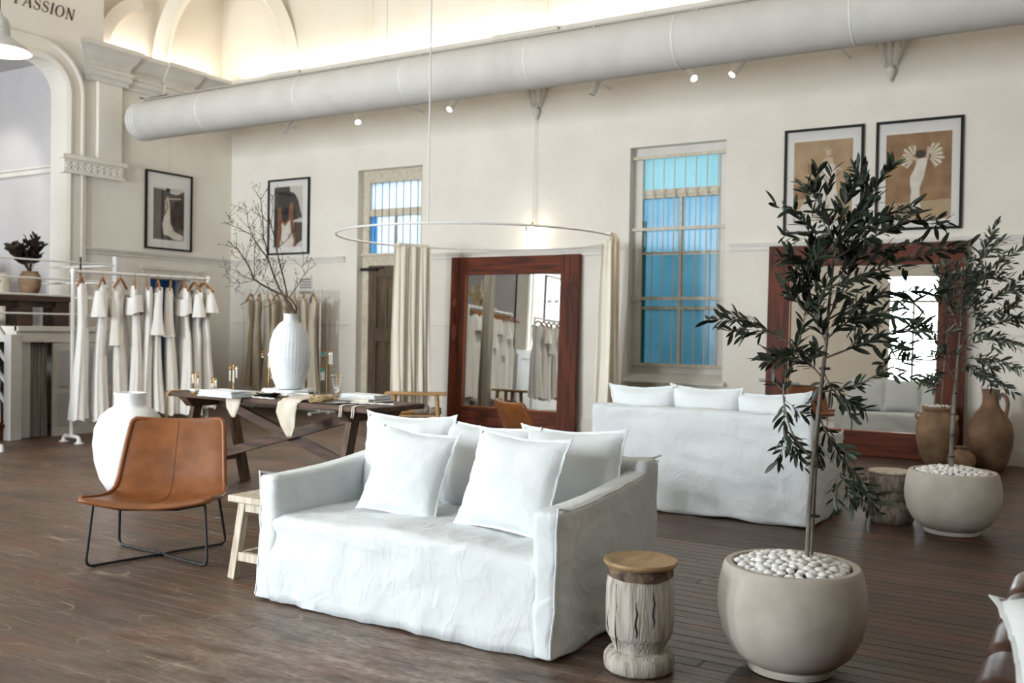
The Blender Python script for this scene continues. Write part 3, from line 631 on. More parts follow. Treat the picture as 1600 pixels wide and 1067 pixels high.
corbel(-6.58, 4.36, 'carved white corbel on the wall left of the teal window'); corbel(-2.06, 4.34, 'carved white corbel on the wall above the framed pictures')
pl = root('pendant_lamp', 'white enamel pendant lamp with flared shade near the lettering', 'lamp', (-6.88, 4.06, 3.30))
MB().lathe([(.215, .0), (.21, .012), (.17, .05), (.11, .085), (.075, .115), (.068, .2), (.055, .235), (.02, .26), (.012, .3)], 36, capb=False).lathe([(.205, .004), (.165, .04), (.105, .075), (.07, .10), (.06, .12)], 36, capb=False).build('lamp_shade', 'white_metal', pl, smooth=50)
MB().tube([(0, 0, .3), (0, 0, 7.0 - 3.3)], .006, 6).build('cord', 'iron', pl)
MB().lathe([(.004, .0), (.04, .015), (.055, .05), (.045, .085), (.025, .11)], 20).build('bulb', 'bulb_warm', pl, smooth=60)
for k in range(16):
    a = k * PI / 8; MB().box(-.003, .003, .066, .071, .14, .165, Matrix.Rotation(a, 4, 'Z')).build('vent_slot', 'iron', pl)
l = bpy.data.lights.new('pendant_glow', 'POINT'); l.energy = 25; l.color = (1, .9, .78); l.shadow_soft_size = .05; lo = bpy.data.objects.new('pendant_glow', l); COL.objects.link(lo); lo.parent = pl; lo.location = (0, 0, -.03)
hb = root('hanging_bulb', 'small bare glowing bulb hung on a cord above the smaller mirror', 'lamp', (-6.58, YB - .1, 2.62))
MB().tube([(0, .06, 1.56), (0, .02, .3), (0, 0, .16)], .003, 5).build('cord', 'rod_grey', hb); MB().tube([(0, 0, .16), (0, 0, .1)], .016, 10).build('socket', 'brass', hb)
MB().lathe([(.003, .0), (.028, .012), (.036, .04), (.03, .07), (.014, .1)], 16).build('bulb', 'bulb_warm', hb, smooth=60)
MB().tube([(-.09, 0, .1), (-.09, 0, .045)], [.012, .006], 8).tube([(-.09, 0, .1), (0, 0, .17)], .002, 5).build('weight', 'iron', hb)
l = bpy.data.lights.new('bulb_glow', 'POINT'); l.energy = 2.5; l.color = (1, .9, .78); l.shadow_soft_size = .03; lo = bpy.data.objects.new('bulb_glow', l); COL.objects.link(lo); lo.parent = hb; lo.location = (0, -.05, .04)
v = root('wall_vent', 'square white vent grille on the wall above the second rack', 'vent', (-10.76, YB, 1.83))
MB().box(-.14, .14, -.012, .005, 0, .27).build('frame', 'paint_white', v)
for i in range(6):
    for j in range(6): MB().box(-.115 + i * .041, -.09 + i * .041, -.014, -.011, .02 + j * .041, .045 + j * .041).build('hole', 'vent_dark', v)
# ------------------------------------------------------------------ render economy
cy = scene.cycles
cy.max_bounces = 6; cy.diffuse_bounces = 3; cy.glossy_bounces = 4; cy.transmission_bounces = 4; cy.transparent_max_bounces = 8
cy.caustics_reflective = False; cy.caustics_refractive = False

# ------------------------------------------------------------------ soft goods helpers
def soft_box(x0, x1, y0, y1, z0, z1, r, step=.05, fn=None):
    def cuts(a, b):
        n = max(2, int((b - a - 2 * r) / step)); inner = [a + r + (b - a - 2 * r) * k / n for k in range(n + 1)]
        e = [a + r * (1 - math.cos(t)) * 1.0 for t in (0, .5, .9, 1.25)]; g = [b - r * (1 - math.cos(t)) for t in (1.25, .9, .5, 0)]
        return e + inner + g
    X, Y, Z = cuts(x0, x1), cuts(y0, y1), cuts(z0, z1)
    bm = bmesh.new(); lo = Vector((x0 + r, y0 + r, z0 + r)); hi = Vector((x1 - r, y1 - r, z1 - r)); cache = {}
    def vert(p):
        k = tuple(round(c, 5) for c in p)
        if k in cache: return cache[k]
        v = Vector(p); q = Vector((min(max(v.x, lo.x), hi.x), min(max(v.y, lo.y), hi.y), min(max(v.z, lo.z), hi.z))); d = v - q
        if d.length > 1e-9:
            v = q + d.normalized() * min(r, max(abs(d.x), abs(d.y), abs(d.z)))
        if fn: v = Vector(fn(v))
        cache[k] = bm.verts.new(v); return cache[k]
    def face(A, Bc, mk):
        for i in range(len(A) - 1):
            for j in range(len(Bc) - 1):
                vs = [vert(mk(A[i], Bc[j])), vert(mk(A[i + 1], Bc[j])), vert(mk(A[i + 1], Bc[j + 1])), vert(mk(A[i], Bc[j + 1]))]
                try: bm.faces.new(vs)
                except ValueError: pass
    face(X, Y, lambda a, b: (a, b, z0)); face(X, Y, lambda a, b: (a, b, z1)); face(X, Z, lambda a, b: (a, y0, b)); face(X, Z, lambda a, b: (a, y1, b))
    face(Y, Z, lambda a, b: (x0, a, b)); face(Y, Z, lambda a, b: (x1, a, b))
    bmesh.ops.recalc_face_normals(bm, faces=bm.faces)
    return bm
def bm_obj(name, bm, m, parent=None, loc=None, rot=None):
    for f in bm.faces: f.smooth = True
    me = bpy.data.meshes.new(name); bm.to_mesh(me); bm.free(); me.materials.append(MATS[m])
    o = bpy.data.objects.new(name, me); COL.objects.link(o); o.parent = parent
    if loc is not None: o.location = loc
    if rot is not None: o.rotation_euler = rot
    return o
def wr(p, a=.006, s=7, seed=0):
    """cloth wrinkles: ridged noise, elongated"""
    q = Vector((p[0] * s * .6, p[1] * s * .8, p[2] * s)) + Vector((seed, seed * .7, 0))
    w = nz((q.x + 1.5 * nz(q), q.y, q.z * 1.3)); return a * (1 - abs(w) * 2.2) + a * .8 * nz(q * .5)
def pillow_mesh(w, h, t, seed=0, sag=.010):
    b = MB(); n = 22
    def side(sg):
        def f(u, v):
            u = u * 2 - 1; v = v * 2 - 1
            x = w / 2 * u * (1 - .06 * math.cos(v * PI / 2) * abs(u)); z = h / 2 * v * (1 - .06 * math.cos(u * PI / 2) * abs(v))
            T = t / 2 * (max(0, (1 - abs(u) ** 2.4)) * max(0, (1 - abs(v) ** 2.4))) ** .5 * (1 - .18 * v)
            T += (.006 * nz((u * 2.2 + seed, v * 2.2, sg)) + .004 * nz((u * 5, v * 5 + seed, sg))) * min(1, 4 * (1 - abs(u)) * (1 - abs(v)) * 4)
            z -= sag * (1 - abs(u)) * (v > 0) * v
            return (x, sg * T, z + h / 2)
        return f
    b.grid(side(-1), n, n); b.grid(side(1), n, n)
    return b
def pillow(name, parent, M, w, h, t, m='linen_pillow', seed=0, label=None, cat=None, group=None):
    o = pillow_mesh(w, h, t, seed).build(name, m, parent, smooth=80)
    if parent: o.matrix_local = M
    else: o.matrix_world = M
    # flat stitched flange around the edge
    b = MB(); pts = []; n = 16
    for (a, c) in (((-1, -1), (1, -1)), ((1, -1), (1, 1)), ((1, 1), (-1, 1)), ((-1, 1), (-1, -1))):
        for k in range(n): pts.append((a[0] + (c[0] - a[0]) * k / n, a[1] + (c[1] - a[1]) * k / n))
    vs = []
    for k, (u, v) in enumerate(pts):
        x = w / 2 * u * (1 - .06 * math.cos(v * PI / 2) * abs(u)); z = h / 2 * v * (1 - .06 * math.cos(u * PI / 2) * abs(v)) - .010 * (1 - abs(u)) * (v > 0) * v
        e = .009 + (.016 if abs(u) > .97 and abs(v) > .97 else 0); d = Vector((u if abs(u) > .99 else 0, v if abs(v) > .99 else 0)).normalized()
        wv = .004 * math.sin(k * 1.7 + seed) + .003 * math.sin(k * 3.1)
        vs += [(x - d.x * .006, -.004, z + h / 2 - d.y * .006), (x + d.x * e, wv - .002, z + h / 2 + d.y * e), (x + d.x * e, wv + .002, z + h / 2 + d.y * e), (x - d.x * .006, .004, z + h / 2 - d.y * .006)]
    N_ = len(pts); fs = [(i * 4 + j, i * 4 + j + 1, ((i + 1) % N_) * 4 + j + 1, ((i + 1) % N_) * 4 + j) for i in range(N_) for j in range(3)]
    b.add(vs, fs).build('flange', m, o, smooth=50)
    if label: tag(o, label, cat, group)
    return o
def Mx(loc, rz=0, rx=0, ry=0): return Matrix.Translation(loc) @ Matrix.Rotation(rz, 4, 'Z') @ Matrix.Rotation(rx, 4, 'X') @ Matrix.Rotation(ry, 4, 'Y')

def sofa(label, loc, rotz, W, D, seat, arm_f, arm_b, back_h, cush, seed):
    s = root('slipcovered_sofa', label, 'sofa', loc, rotz, 'white slipcovered sofas'); hw, hd = W / 2, D / 2; AW = .115
    def hem(p, amp=.007):   # loose cloth: flares and ripples towards the floor
        k = max(0, 1 - p.z / .25); return amp * k * (math.sin(p.x * 19 + seed) + math.sin(p.y * 17 + 1.3 * seed))
    def f_seat(p):
        w = wr(p, .010, 6, seed); q = Vector(p)
        if p.y < -hd + .1: q.y += -w * 1.4 - .012 * math.cos(p.x / hw * PI / 2) + hem(p) - .01 * max(0, 1 - p.z / .12)
        if p.z > .36: q.z += w * .9 + .018 * math.cos(p.x / hw * PI / 2) * (1 if p.y < hd - .3 else .6) - .01 * abs(math.sin((p.x + .05) * 3))
        if p.z < .05: q.z = max(.004, .008 + .004 * math.sin(p.x * 9 + seed))
        return q
    bm_obj('seat_cover', soft_box(-hw + .06, hw - .06, -hd, hd - .08, 0.005, seat, .05, .035, f_seat), 'linen_white', s)
    def f_arm(sg):
        def f(p):
            q = Vector(p); t = min(1, max(0, (p.y + hd) / D)); top = arm_f + (arm_b - arm_f) * t ** 1.4 - .015 * math.sin(PI * t)
            q.z = p.z * top if p.z > .02 else p.z
            w = wr((p.x, p.y, q.z), .008, 6, seed + sg * 3); out = (p.x * sg > hw - AW / 2)
            q.x += sg * (w if out else -w * .5) + (hem(Vector((p.x, p.y, q.z)), .009) if out else 0)
            if p.y < -hd + .03: q.y += -w * .6 + hem(Vector((p.x, p.y, q.z)), .008) - .006
            if p.z < .03: q.z = max(.004, .01 + .006 * math.sin(p.y * 11 + seed))
            return q
        return f
    for sg in (-1, 1):
        x0, x1 = (hw - AW, hw) if sg > 0 else (-hw, -hw + AW)
        a = bm_obj('arm', soft_box(x0, x1, -hd - .004, hd - .02, .005, 1.0, .038, .035, f_arm(sg)), 'linen_white', s)
        b = MB(); pts = []; fa = f_arm(sg); xo = sg * (hw - .011)
        def on(yv, zv, up=0, o_=.0): w_ = fa(Vector((xo, yv, zv))); return (w_.x + sg * o_, w_.y, w_.z + up)
        for k in range(10): pts.append(on(-hd + .0065, .04 + .93 * k / 9))
        pts.append(on(-hd + .004, .985, .022, .004))
        for k in range(1, 13):
            t = k / 12; pts.append(on(-hd + .03 + (D - .09) * t, .985, -.001))
        pts.append(on(hd - .03, .99, .03, .004))
        b.tube(pts, .0055, 6).build('seam', 'linen_white', a, smooth=60)
    def f_back(p):
        q = Vector(p); w = wr(p, .009, 5, seed + 9)
        if p.y > hd - .06: q.y += w * 1.5 + hem(p, .014)
        if p.z > back_h - .05: q.z += .012 * nz((p.x * 4, 0, seed)) + .006 * math.cos(p.x * 7)
        if p.z < .03: q.z = max(.004, .012 + .007 * math.sin(p.x * 10 + seed))
        return q
    bk = bm_obj('back', soft_box(-hw, hw, hd - .17, hd, .005, back_h, .04, .035, f_back), 'linen_white', s)
    MB().tube([(-hw - .006, hd - .0, back_h + .018)] + [(-hw + .03 + (W - .06) * k / 24, hd - .012, back_h - .004 + .012 * nz(((-hw + W * k / 24) * 4, 0, seed)) + .004 * math.sin(k * 1.9)) for k in range(25)] + [(hw + .006, hd - .0, back_h + .018)], .006, 6).build('seam', 'linen_white', bk, smooth=60)
    for k, (x, w, h, lean, dz_, rz, rl) in enumerate(cush):
        pillow('back_cushion', s, Mx((x, hd - .36 + .012 * k, seat + dz_), rz, -lean, rl), w, h, .2, 'linen_pillow', seed + k * 2.1)
    return s
sofa('white slipcovered sofa in the foreground, front towards the viewer, two scatter cushions on it', (-2.685, 3.93, 0), 0, 1.67, 1.04, .42, .615, .70, .72,
     [(-.49, .56, .46, .20, .0, .05, -.01), (.0, .56, .44, .22, .0, -.03, .02), (.49, .55, .45, .20, .0, .02, -.02)], 1.0)
sofa('white slipcovered sofa turned away behind the foreground sofa, only its back showing', (-2.53, 7.20, 0), PI, 1.70, .94, .42, .60, .72, .78,
     [(-.50, .54, .47, .2, .03, .05, .04), (.02, .55, .49, .2, .03, -.03, -.02), (.52, .54, .48, .2, .03, .02, .02)], 4.0)
pillow('scatter_cushion', None, Mx((-2.92, 3.72, .435), .16, -.36, .12), .42, .43, .14, seed=3.3, label='white square scatter cushion, left one on the foreground sofa', cat='cushion', group='scatter cushions on the foreground sofa')
pillow('scatter_cushion', None, Mx((-2.31, 3.70, .435), -.02, -.38, .05), .48, .45, .14, seed=5.1, label='white square scatter cushion, right one on the foreground sofa', cat='cushion', group='scatter cushions on the foreground sofa')

# ------------------------------------------------------------------ leather chairs
def leather_chair(label, loc, rotz):
    c = root('leather_chair', label, 'chair', loc, rotz, 'tan leather sling chairs')
    P = [(-.34, .365), (-.30, .372), (-.2, .355), (-.05, .335), (.08, .325), (.16, .33), (.21, .352), (.245, .40), (.285, .50), (.325, .60), (.365, .69), (.385, .735), (.392, .752)]
    Wd = [.34, .345, .345, .34, .33, .325, .318, .31, .30, .29, .28, .272, .25]
    def pt(u, v, off=0):
        k = v * (len(P) - 1); i = min(int(k), len(P) - 2); f = k - i
        y = P[i][0] * (1 - f) + P[i + 1][0] * f; z = P[i][1] * (1 - f) + P[i + 1][1] * f; w = Wd[i] * (1 - f) + Wd[i + 1] * f
        s_ = u * 2 - 1; sg = s_ * s_
        seat = max(0, min(1, (.68 - v) * 2.0)); seat = seat * seat * (3 - 2 * seat); back = 1 - seat
        d = (Vector((P[i + 1][0] - P[i][0], P[i + 1][1] - P[i][1]))).normalized(); nx = Vector((-d.y, d.x))   # up / forward normal
        curve = .045 * seat * (sg - .6) + .035 * back * (sg - .5)
        y += nx.x * (curve + off); z += nx.y * (curve + off)
        return (s_ * w * (1 - .0 * sg), y, z)
    b = MB(); nu, nv = 19, 40
    b.grid(lambda u, v: pt(u, v, .013 * (1 - abs(2 * u - 1) ** 8)), nu, nv); k0 = len(b.v); b.grid(lambda u, v: pt(u, v, -.013), nu, nv)
    loop = [i for i in range(nu)] + [j * nu + nu - 1 for j in range(1, nv)] + [(nv - 1) * nu + i for i in range(nu - 2, -1, -1)] + [j * nu for j in range(nv - 2, 0, -1)]
    for a, e in zip(loop, loop[1:] + loop[:1]): b.f.append((a, e, e + k0, a + k0)); b.mi.append(0)
    sh = b.build('seat_shell', 'leather', c, smooth=60)
    edge = [pt(0, j / 39, .0) for j in range(40)] + [pt(i / 18, 1, 0) for i in range(1, 19)] + [pt(1, 1 - j / 39, 0) for j in range(1, 40)] + [pt(1 - i / 18, 0, 0) for i in range(1, 18)]
    MB().tube(edge, .0145, 8, closed=True).build('rolled_edge', 'leather_edge' if False else 'leather', sh, smooth=60)
    MB().tube([pt(.5, .1 + .88 * j / 30, .0135) for j in range(31)], .0018, 5).build('centre_seam', 'leather_edge', sh)
    def rod(pts, r, n=5):   # rounded polyline
        out = [pts[0]]
        for p, q, s_ in zip(pts[:-2], pts[1:-1], pts[2:]):
            p, q, s_ = Vector(p), Vector(q), Vector(s_); a = q + (p - q).normalized() * .05; e = q + (s_ - q).normalized() * .05
            for k in range(n + 1): t = k / n; out.append(tuple(a * (1 - t) ** 2 + q * 2 * t * (1 - t) + e * t * t))
        return out + [pts[-1]]
    for sg in (-1, 1):
        MB().tube(rod([(sg * .30, -.26, .345), (sg * .325, -.30, .01), (sg * .012, -.02, .01), (sg * .012, .02, .01), (sg * .315, .27, .01), (sg * .285, .18, .33)], .008), .008, 8).build('leg_frame', 'iron', c, smooth=60)
    MB().tube([(-.30, -.26, .345), (-.15, -.265, .318), (.15, -.265, .318), (.30, -.26, .345)], .008, 8).tube([(-.285, .18, .325), (-.15, .18, .27), (.15, .18, .27), (.285, .18, .325)], .008, 8).build('under_seat_bar', 'iron', c, smooth=60)
    for sx, sy in ((-1, -1), (1, -1), (-1, 1), (1, 1)): MB().tube([(sx * .29, sy * .262, .004), (sx * .29, sy * .262, 0)], .009, 8).build('foot_pad', 'iron', c)
    return c
leather_chair('tan leather sling chair on black wire legs, facing the viewer at left', (-4.63, 3.72, 0), math.radians(37))
leather_chair('tan leather chair mostly hidden behind the foreground sofa, before the smaller mirror', (-3.86, 6.95, 0), math.radians(146))

# ------------------------------------------------------------------ whitewashed stool beside the sofa
s = root('whitewashed_stool', 'whitewashed wooden stool tucked against the left sofa arm', 'stool', (-3.755, 3.73, 0), 0)
modifier_bevel(MB().box(-.20, .19, -.13, .13, .405, .44).build('seat', 'bleached_wood', s), .006, 2)
for sx, sy in ((-1, -1), (-1, 1), (1, -1), (1, 1)):
    MB().bar((sx * .12, sy * .085, .405), (sx * .165, sy * .115, 0), .045, .04, (0, 1, 0)).build('leg', 'bleached_wood', s)
for sx in (-1, 1): MB().bar((sx * .15, -.11, .11), (sx * .15, .11, .11), .03, .045).build('stretcher', 'bleached_wood', s)
for sy in (-1, 1): MB().bar((-.15, sy * .105, .12), (.15, sy * .105, .12), .03, .045).build('stretcher', 'bleached_wood', s); MB().bar((-.12, sy * .088, .38), (.12, sy * .088, .38), .025, .045).build('apron', 'bleached_wood', s)

# ------------------------------------------------------------------ stump tables
def wob(seed, a=.012):
    return lambda r, z, t, i: (r * (1 + a * nz((math.cos(t) * 2 + seed, math.sin(t) * 2, z * 3)) + a * .5 * math.sin(3 * t + seed)), z)
s = root('stump_table', 'whitewashed carved timber stump table beside the foreground sofa', 'side table', (-1.555, 3.56, 0))
MB().lathe([(.125, 0), (.137, .01), (.141, .035), (.139, .06), (.125, .078), (.104, .084)], 40, fn=wob(1)).build('foot', 'stump_white', s, smooth=45)
MB().lathe([(.100, .08), (.103, .095), (.123, .137), (.127, .14)], 40, fn=wob(2)).build('waist', 'stump_white', s, smooth=45)
MB().lathe([(.127, .14), (.134, .155), (.1365, .24), (.134, .34), (.128, .375)], 40, fn=wob(2)).build('body', 'stump_white', s, smooth=45)
MB().lathe([(.129, .372), (.131, .38), (.128, .402), (.122, .412)], 48, fn=wob(5, .05)).build('bark_band', 'stump_bark', s, smooth=60)
MB().lathe([(.11, .41), (.138, .416), (.147, .428), (.146, .438), (.135, .440), (.12, .434), (.06, .431), (.004, .430)], 48).build('dished_top', 'plate_wood', s, smooth=40)
for a, z0, z1 in ((-1.9, .09, .36), (-1.25, .16, .3), (-.75, .2, .34), (-2.3, .15, .28)):
    MB().tube([((.1345 - .012 * (z0 + (z1 - z0) * k / 6 < .135)) * math.cos(a + .03 * math.sin(k * 2)), (.1345 - .012 * (z0 + (z1 - z0) * k / 6 < .135)) * math.sin(a + .03 * math.sin(k * 2)), z0 + (z1 - z0) * k / 6) for k in range(7)], [.001, .003, .0035, .003, .0035, .002, .001], 5).build('crack', 'dark_gap', s)
s = root('stump_table', 'weathered brown timber stump table beside the farther olive pot', 'side table', (-1.29, 7.40, 0))
MB().lathe([(.15, 0), (.165, .02), (.163, .09), (.14, .14), (.125, .155)], 36, fn=wob(7, .03)).build('foot', 'stump_brown', s, smooth=45)
MB().lathe([(.122, .15), (.13, .17), (.128, .21), (.12, .225)], 36, fn=wob(8, .03)).build('waist', 'stump_brown', s, smooth=45)
MB().lathe([(.124, .222), (.14, .25), (.147, .30), (.144, .34), (.138, .35)], 36, fn=wob(9, .02)).build('body', 'stump_brown', s, smooth=45)
MB().lathe([(.13, .35), (.15, .354), (.153, .362), (.148, .37), (.004, .368)], 40).build('top', 'bleached_wood', s, smooth=40)

# ------------------------------------------------------------------ big pots, pebbles
def big_pot(label, x, y, r, h):
    p = root('concrete_pot', label, 'pot', (x, y, 0), 0, 'round concrete planters')
    k = r / .29
    MB().lathe([(.155 * k, 0), (.165 * k, .004), (.168 * k, .022), (.16 * k, .03)], 48).build('base_ring', 'concrete', p, smooth=40)
    MB().lathe([(.15 * k, .028), (.19 * k, .045), (.235 * k, .085), (.27 * k, .15), (.287 * k, .23), (.29 * k, .28), (.283 * k, .35), (.27 * k, .405), (.264 * k, h - .006), (.258 * k, h), (.236 * k, h), (.232 * k, h - .006), (.235 * k, h - .05), (.2 * k, h - .06)], 64).build('bowl', 'concrete', p, smooth=40)
    MB().lathe([(.234 * k, h - .052), (.15 * k, h - .03), (.004, h - .02)], 32, capb=False).build('soil', 'soil', p, smooth=60)
    return p
P1 = (-1.045, 3.90); P2 = (-.855, 7.23); PH = .425
big_pot('large round concrete pot of pebbles in the foreground holding the bigger olive tree', P1[0], P1[1], .292, PH); big_pot('round concrete pot of pebbles farther back holding the smaller olive tree', P2[0], P2[1], .31, PH)
pebs = []
for k in range(5):
    bm = bmesh.new(); bmesh.ops.create_icosphere(bm, subdivisions=2, radius=1)
    for v_ in bm.verts:
        n_ = nz(v_.co * 1.1 + Vector((k * 5, 0, 0))); v_.co *= 1 + .22 * n_; v_.co.z *= .72; v_.co.x *= 1.12
    for f in bm.faces: f.smooth = True
    me = bpy.data.meshes.new('pebble'); bm.to_mesh(me); bm.free(); me.materials.append(MATS['pebble']); pebs.append(me)
def pebbles(cx, cy_, r, zt, n, label, group, size, mound, keep=None):
    rg = random.Random(n); pts = []; tries = 0
    while len(pts) < n and tries < 9000:
        tries += 1; a = rg.uniform(0, 2 * PI); q = r * math.sqrt(rg.random()); x, y_ = q * math.cos(a), q * math.sin(a); sz = size * rg.uniform(.75, 1.2)
        z = zt + mound * (1 - (q / r) ** 2) + rg.uniform(-.004, .004)
        if any((x - p[0]) ** 2 + (y_ - p[1]) ** 2 + (z - p[2]) ** 2 < (.78 * (sz + p[3])) ** 2 for p in pts): continue
        if keep and math.hypot(x - keep[0], y_ - keep[1]) < .03: continue
        pts.append((x, y_, z, sz))
    for x, y_, z, sz in pts:
        o = bpy.data.objects.new('pebble', rg.choice(pebs)); COL.objects.link(o); o.location = (cx + x, cy_ + y_, z); o.scale = (sz,) * 3
        o.rotation_euler = (rg.uniform(-.5, .5), rg.uniform(-.5, .5), rg.uniform(0, 6.3)); tag(o, label, 'pebble', group)
pebbles(P1[0], P1[1], .212, PH - .012, 170, 'smooth white pebble heaped in the foreground concrete pot', 'white pebbles in the foreground pot', .0205, .035)
pebbles(P2[0], P2[1], .222, PH - .012, 170, 'rough white pebble heaped in the farther concrete pot', 'white pebbles in the farther pot', .0205, .035)

# ------------------------------------------------------------------ olive trees
def leaf_mesh(L_=1.0, W_=.135):
    b = MB(); n = 5; vs = []
    for k in range(n + 1):
        t = k / n; w = W_ * math.sin(PI * min(1, t * .92 + .04)) ** .8 * (1 if t < 1 else 0); z = -.10 * t * t
        vs += [(t * L_, -w, z + .035 * (w / W_)), (t * L_, 0, z), (t * L_, w, z + .035 * (w / W_))]
    fs = []
    for k in range(n): fs += [(k * 3, k * 3 + 1, k * 3 + 4, k * 3 + 3), (k * 3 + 1, k * 3 + 2, k * 3 + 5, k * 3 + 4)]
    return vs, fs
LV, LF = leaf_mesh()
def leaf_matrix(p, d, roll, L_):
    d = d.normalized(); s_ = d.cross(Vector((0, 0, 1)))
    if s_.length < .05: s_ = Vector((1, 0, 0))
    s_.normalize(); u = s_.cross(d); M = Matrix.Identity(4)
    c, sn = math.cos(roll), math.sin(roll); s2 = s_ * c + u * sn; u2 = u * c - s_ * sn
    for i, ax in enumerate((d, s2, u2)):
        for j in range(3): M[j][i] = ax[j] * L_
    M.translation = p; return M
def olive(name, label, base, dep, trunk, stake, branches, leafL, dens, rg, n_single, m, spread=.16, twig_n=3):
    t = root(name, label, 'tree', base)
    B0 = Vector(base)
    def W(pt, off=0): return cam_pt(pt[0], pt[1], dep + off) - B0
    MB().tube([W(p) for p in trunk[0]], trunk[1], 10).build('trunk', 'bark_grey', t, smooth=60)
    if stake: 
        sk = MB().tube([W(p, .02) for p in stake], .0065 if dep < 5 else .009, 8).build('stake', 'oak' if False else 'bark_grey', t, smooth=60)
        for k in range(4):
            q = W(stake[0], .01).lerp(W(stake[-1], .01), .18 + .22 * k); MB().tube([q + Vector((0, 0, -.005)), q + Vector((0, 0, .005))], .021 if dep < 5 else .024, 10).build('tie', 'iron', t)
    leaves = []; tw = MB()
    def line(pts, r0):
        n = 6 * (len(pts) - 1); out = []
        for k in range(n + 1):
            f = k / n * (len(pts) - 1); i = min(int(f), len(pts) - 2); g = f - i
            p0 = pts[max(i - 1, 0)]; p1 = pts[i]; p2 = pts[i + 1]; p3 = pts[min(i + 2, len(pts) - 1)]
            out.append(.5 * ((2 * p1) + (p2 - p0) * g + (2 * p0 - 5 * p1 + 4 * p2 - p3) * g * g + (3 * p1 - p0 - 3 * p2 + p3) * g ** 3))
        return out
    def dress(pl, d0):
        tot = sum((b_ - a_).length for a_, b_ in zip(pl[:-1], pl[1:])); step = leafL * d0; acc = 0
        for a_, b_ in zip(pl[:-1], pl[1:]):
            acc += (b_ - a_).length
            while acc > step:
                acc -= step; dr_ = (b_ - a_).normalized(); ph = rg.uniform(0, 2 * PI)
                s_ = dr_.cross(Vector((.3, .2, 1))).normalized(); u_ = s_.cross(dr_)
                for sg in (0, PI):
                    if rg.random() < .12: continue
                    side = s_ * math.cos(ph + sg) + u_ * math.sin(ph + sg); d_ = (dr_ * rg.uniform(.5, 1.1) + side * rg.uniform(.45, .9) + Vector((0, 0, rg.uniform(-.1, .25))))
                    leaves.append(leaf_matrix(b_, d_, rg.uniform(-1.2, 1.2), leafL * rg.uniform(.7, 1.2)))
    for pts, bare in branches:
        o0 = rg.uniform(-spread, spread) * .3; o1 = rg.uniform(-spread, spread)
        P_ = [W(p, o0 + (o1 - o0) * k / (len(pts) - 1) if k else 0) for k, p in enumerate(pts)]
        pl_ = line(P_, 0); n = len(pl_); r0 = leafL * (.075 if len(pts) > 3 else .05)
        tw.tube(pl_, [r0 * (1 - .75 * k / n) for k in range(n)], 5)
        dress(pl_[int(n * bare):], .36 / dens)
        for q in range(twig_n):
            k = rg.randint(int(n * max(bare, .15)), int(n * .72)); d_ = (pl_[k + 1] - pl_[k]).normalized() * .7 + Vector((rg.uniform(-1, 1), rg.uniform(-1, 1), rg.uniform(-.7, .55))) * .6
            d_.normalize(); l_ = leafL * rg.uniform(1.3, 2.5); tp = [pl_[k] + d_ * l_ * s_ + Vector((0, 0, -.1 * l_ * s_ * s_)) for s_ in (0, .33, .66, 1)]
            tw.tube(tp, [r0 * .4, r0 * .3, r0 * .22, r0 * .12], 4); dress([tp[0].lerp(tp[3], k_ / 8) for k_ in range(1, 9)], .40 / dens)
    tw.build('branches', 'bark_grey', t, smooth=60)
    rg.shuffle(leaves); first = None
    for M in leaves[:n_single]:
        if first is None:
            first = MB().add(LV, LF).build('leaf', m, t, smooth=60, fix=False); first.matrix_local = M
        else: inst(first, t, M=M)
    if leaves[n_single:]:
        b = MB()
        for M in leaves[n_single:]: b.add(LV, LF, M)
        o = b.build('foliage', m, t, smooth=60, fix=False); o['kind'] = 'stuff'
    return len(leaves)
B1 = [([(1264, 712), (1236, 672), (1224, 610), (1240, 560), (1255, 505), (1262, 440), (1272, 390)], .30), ([(1276, 645), (1300, 690), (1330, 735), (1372, 775)], .15),
      ([(1282, 612), (1335, 602), (1385, 578), (1428, 560)], .2), ([(1287, 560), (1340, 540), (1395, 520), (1442, 508)], .2), ([(1292, 500), (1350, 470), (1420, 455), (1472, 462)], .15),
      ([(1298, 448), (1360, 425), (1430, 402), (1516, 384)], .15), ([(1302, 405), (1360, 372), (1420, 345), (1476, 346)], .15), ([(1308, 370), (1345, 325), (1375, 285), (1390, 262)], .15),
      ([(1303, 390), (1290, 335), (1276, 295), (1277, 268)], .2), ([(1298, 420), (1268, 368), (1240, 325)], .2), ([(1272, 560), (1215, 525), (1170, 502), (1142, 490)], .25),
      ([(1262, 490), (1245, 465), (1262, 420), (1245, 400)], .2), ([(1226, 620), (1226, 665), (1240, 700)], .1), ([(1290, 520), (1262, 455), (1285, 400)], .1),
      ([(1292, 500), (1322, 440), (1330, 380), (1345, 330)], .1), ([(1286, 580), (1310, 620), (1345, 640)], .1), ([(1300, 430), (1315, 340), (1330, 295)], .2), ([(1278, 690), (1312, 738), (1345, 768)], .4),
      ([(1290, 530), (1330, 500), (1370, 490), (1410, 480)], .1), ([(1305, 385), (1350, 355), (1400, 330), (1430, 322)], .1), ([(1285, 590), (1255, 560), (1215, 560)], .2), ([(1300, 440), (1340, 405), (1380, 390), (1440, 378)], .1),
      ([(1290, 540), (1280, 480), (1300, 430)], .0), ([(1300, 460), (1270, 420), (1265, 380)], .1)]
rg = random.Random(11)
n1 = olive('olive_tree', 'larger dark-leaved olive tree in the foreground pot, in front of the big mirror', (-1.0, 3.925, PH - .03), 3.885,
      ([(1261, 868), (1264, 800), (1270, 720), (1279, 640), (1288, 560), (1295, 480), (1302, 410), (1310, 355)], [.0095, .009, .0085, .008, .007, .006, .005, .003]),
      [(1268, 868), (1273, 760), (1280, 640), (1293, 520)], B1, .066, 1.3, rg, 300, 'olive_leaf', twig_n=5)
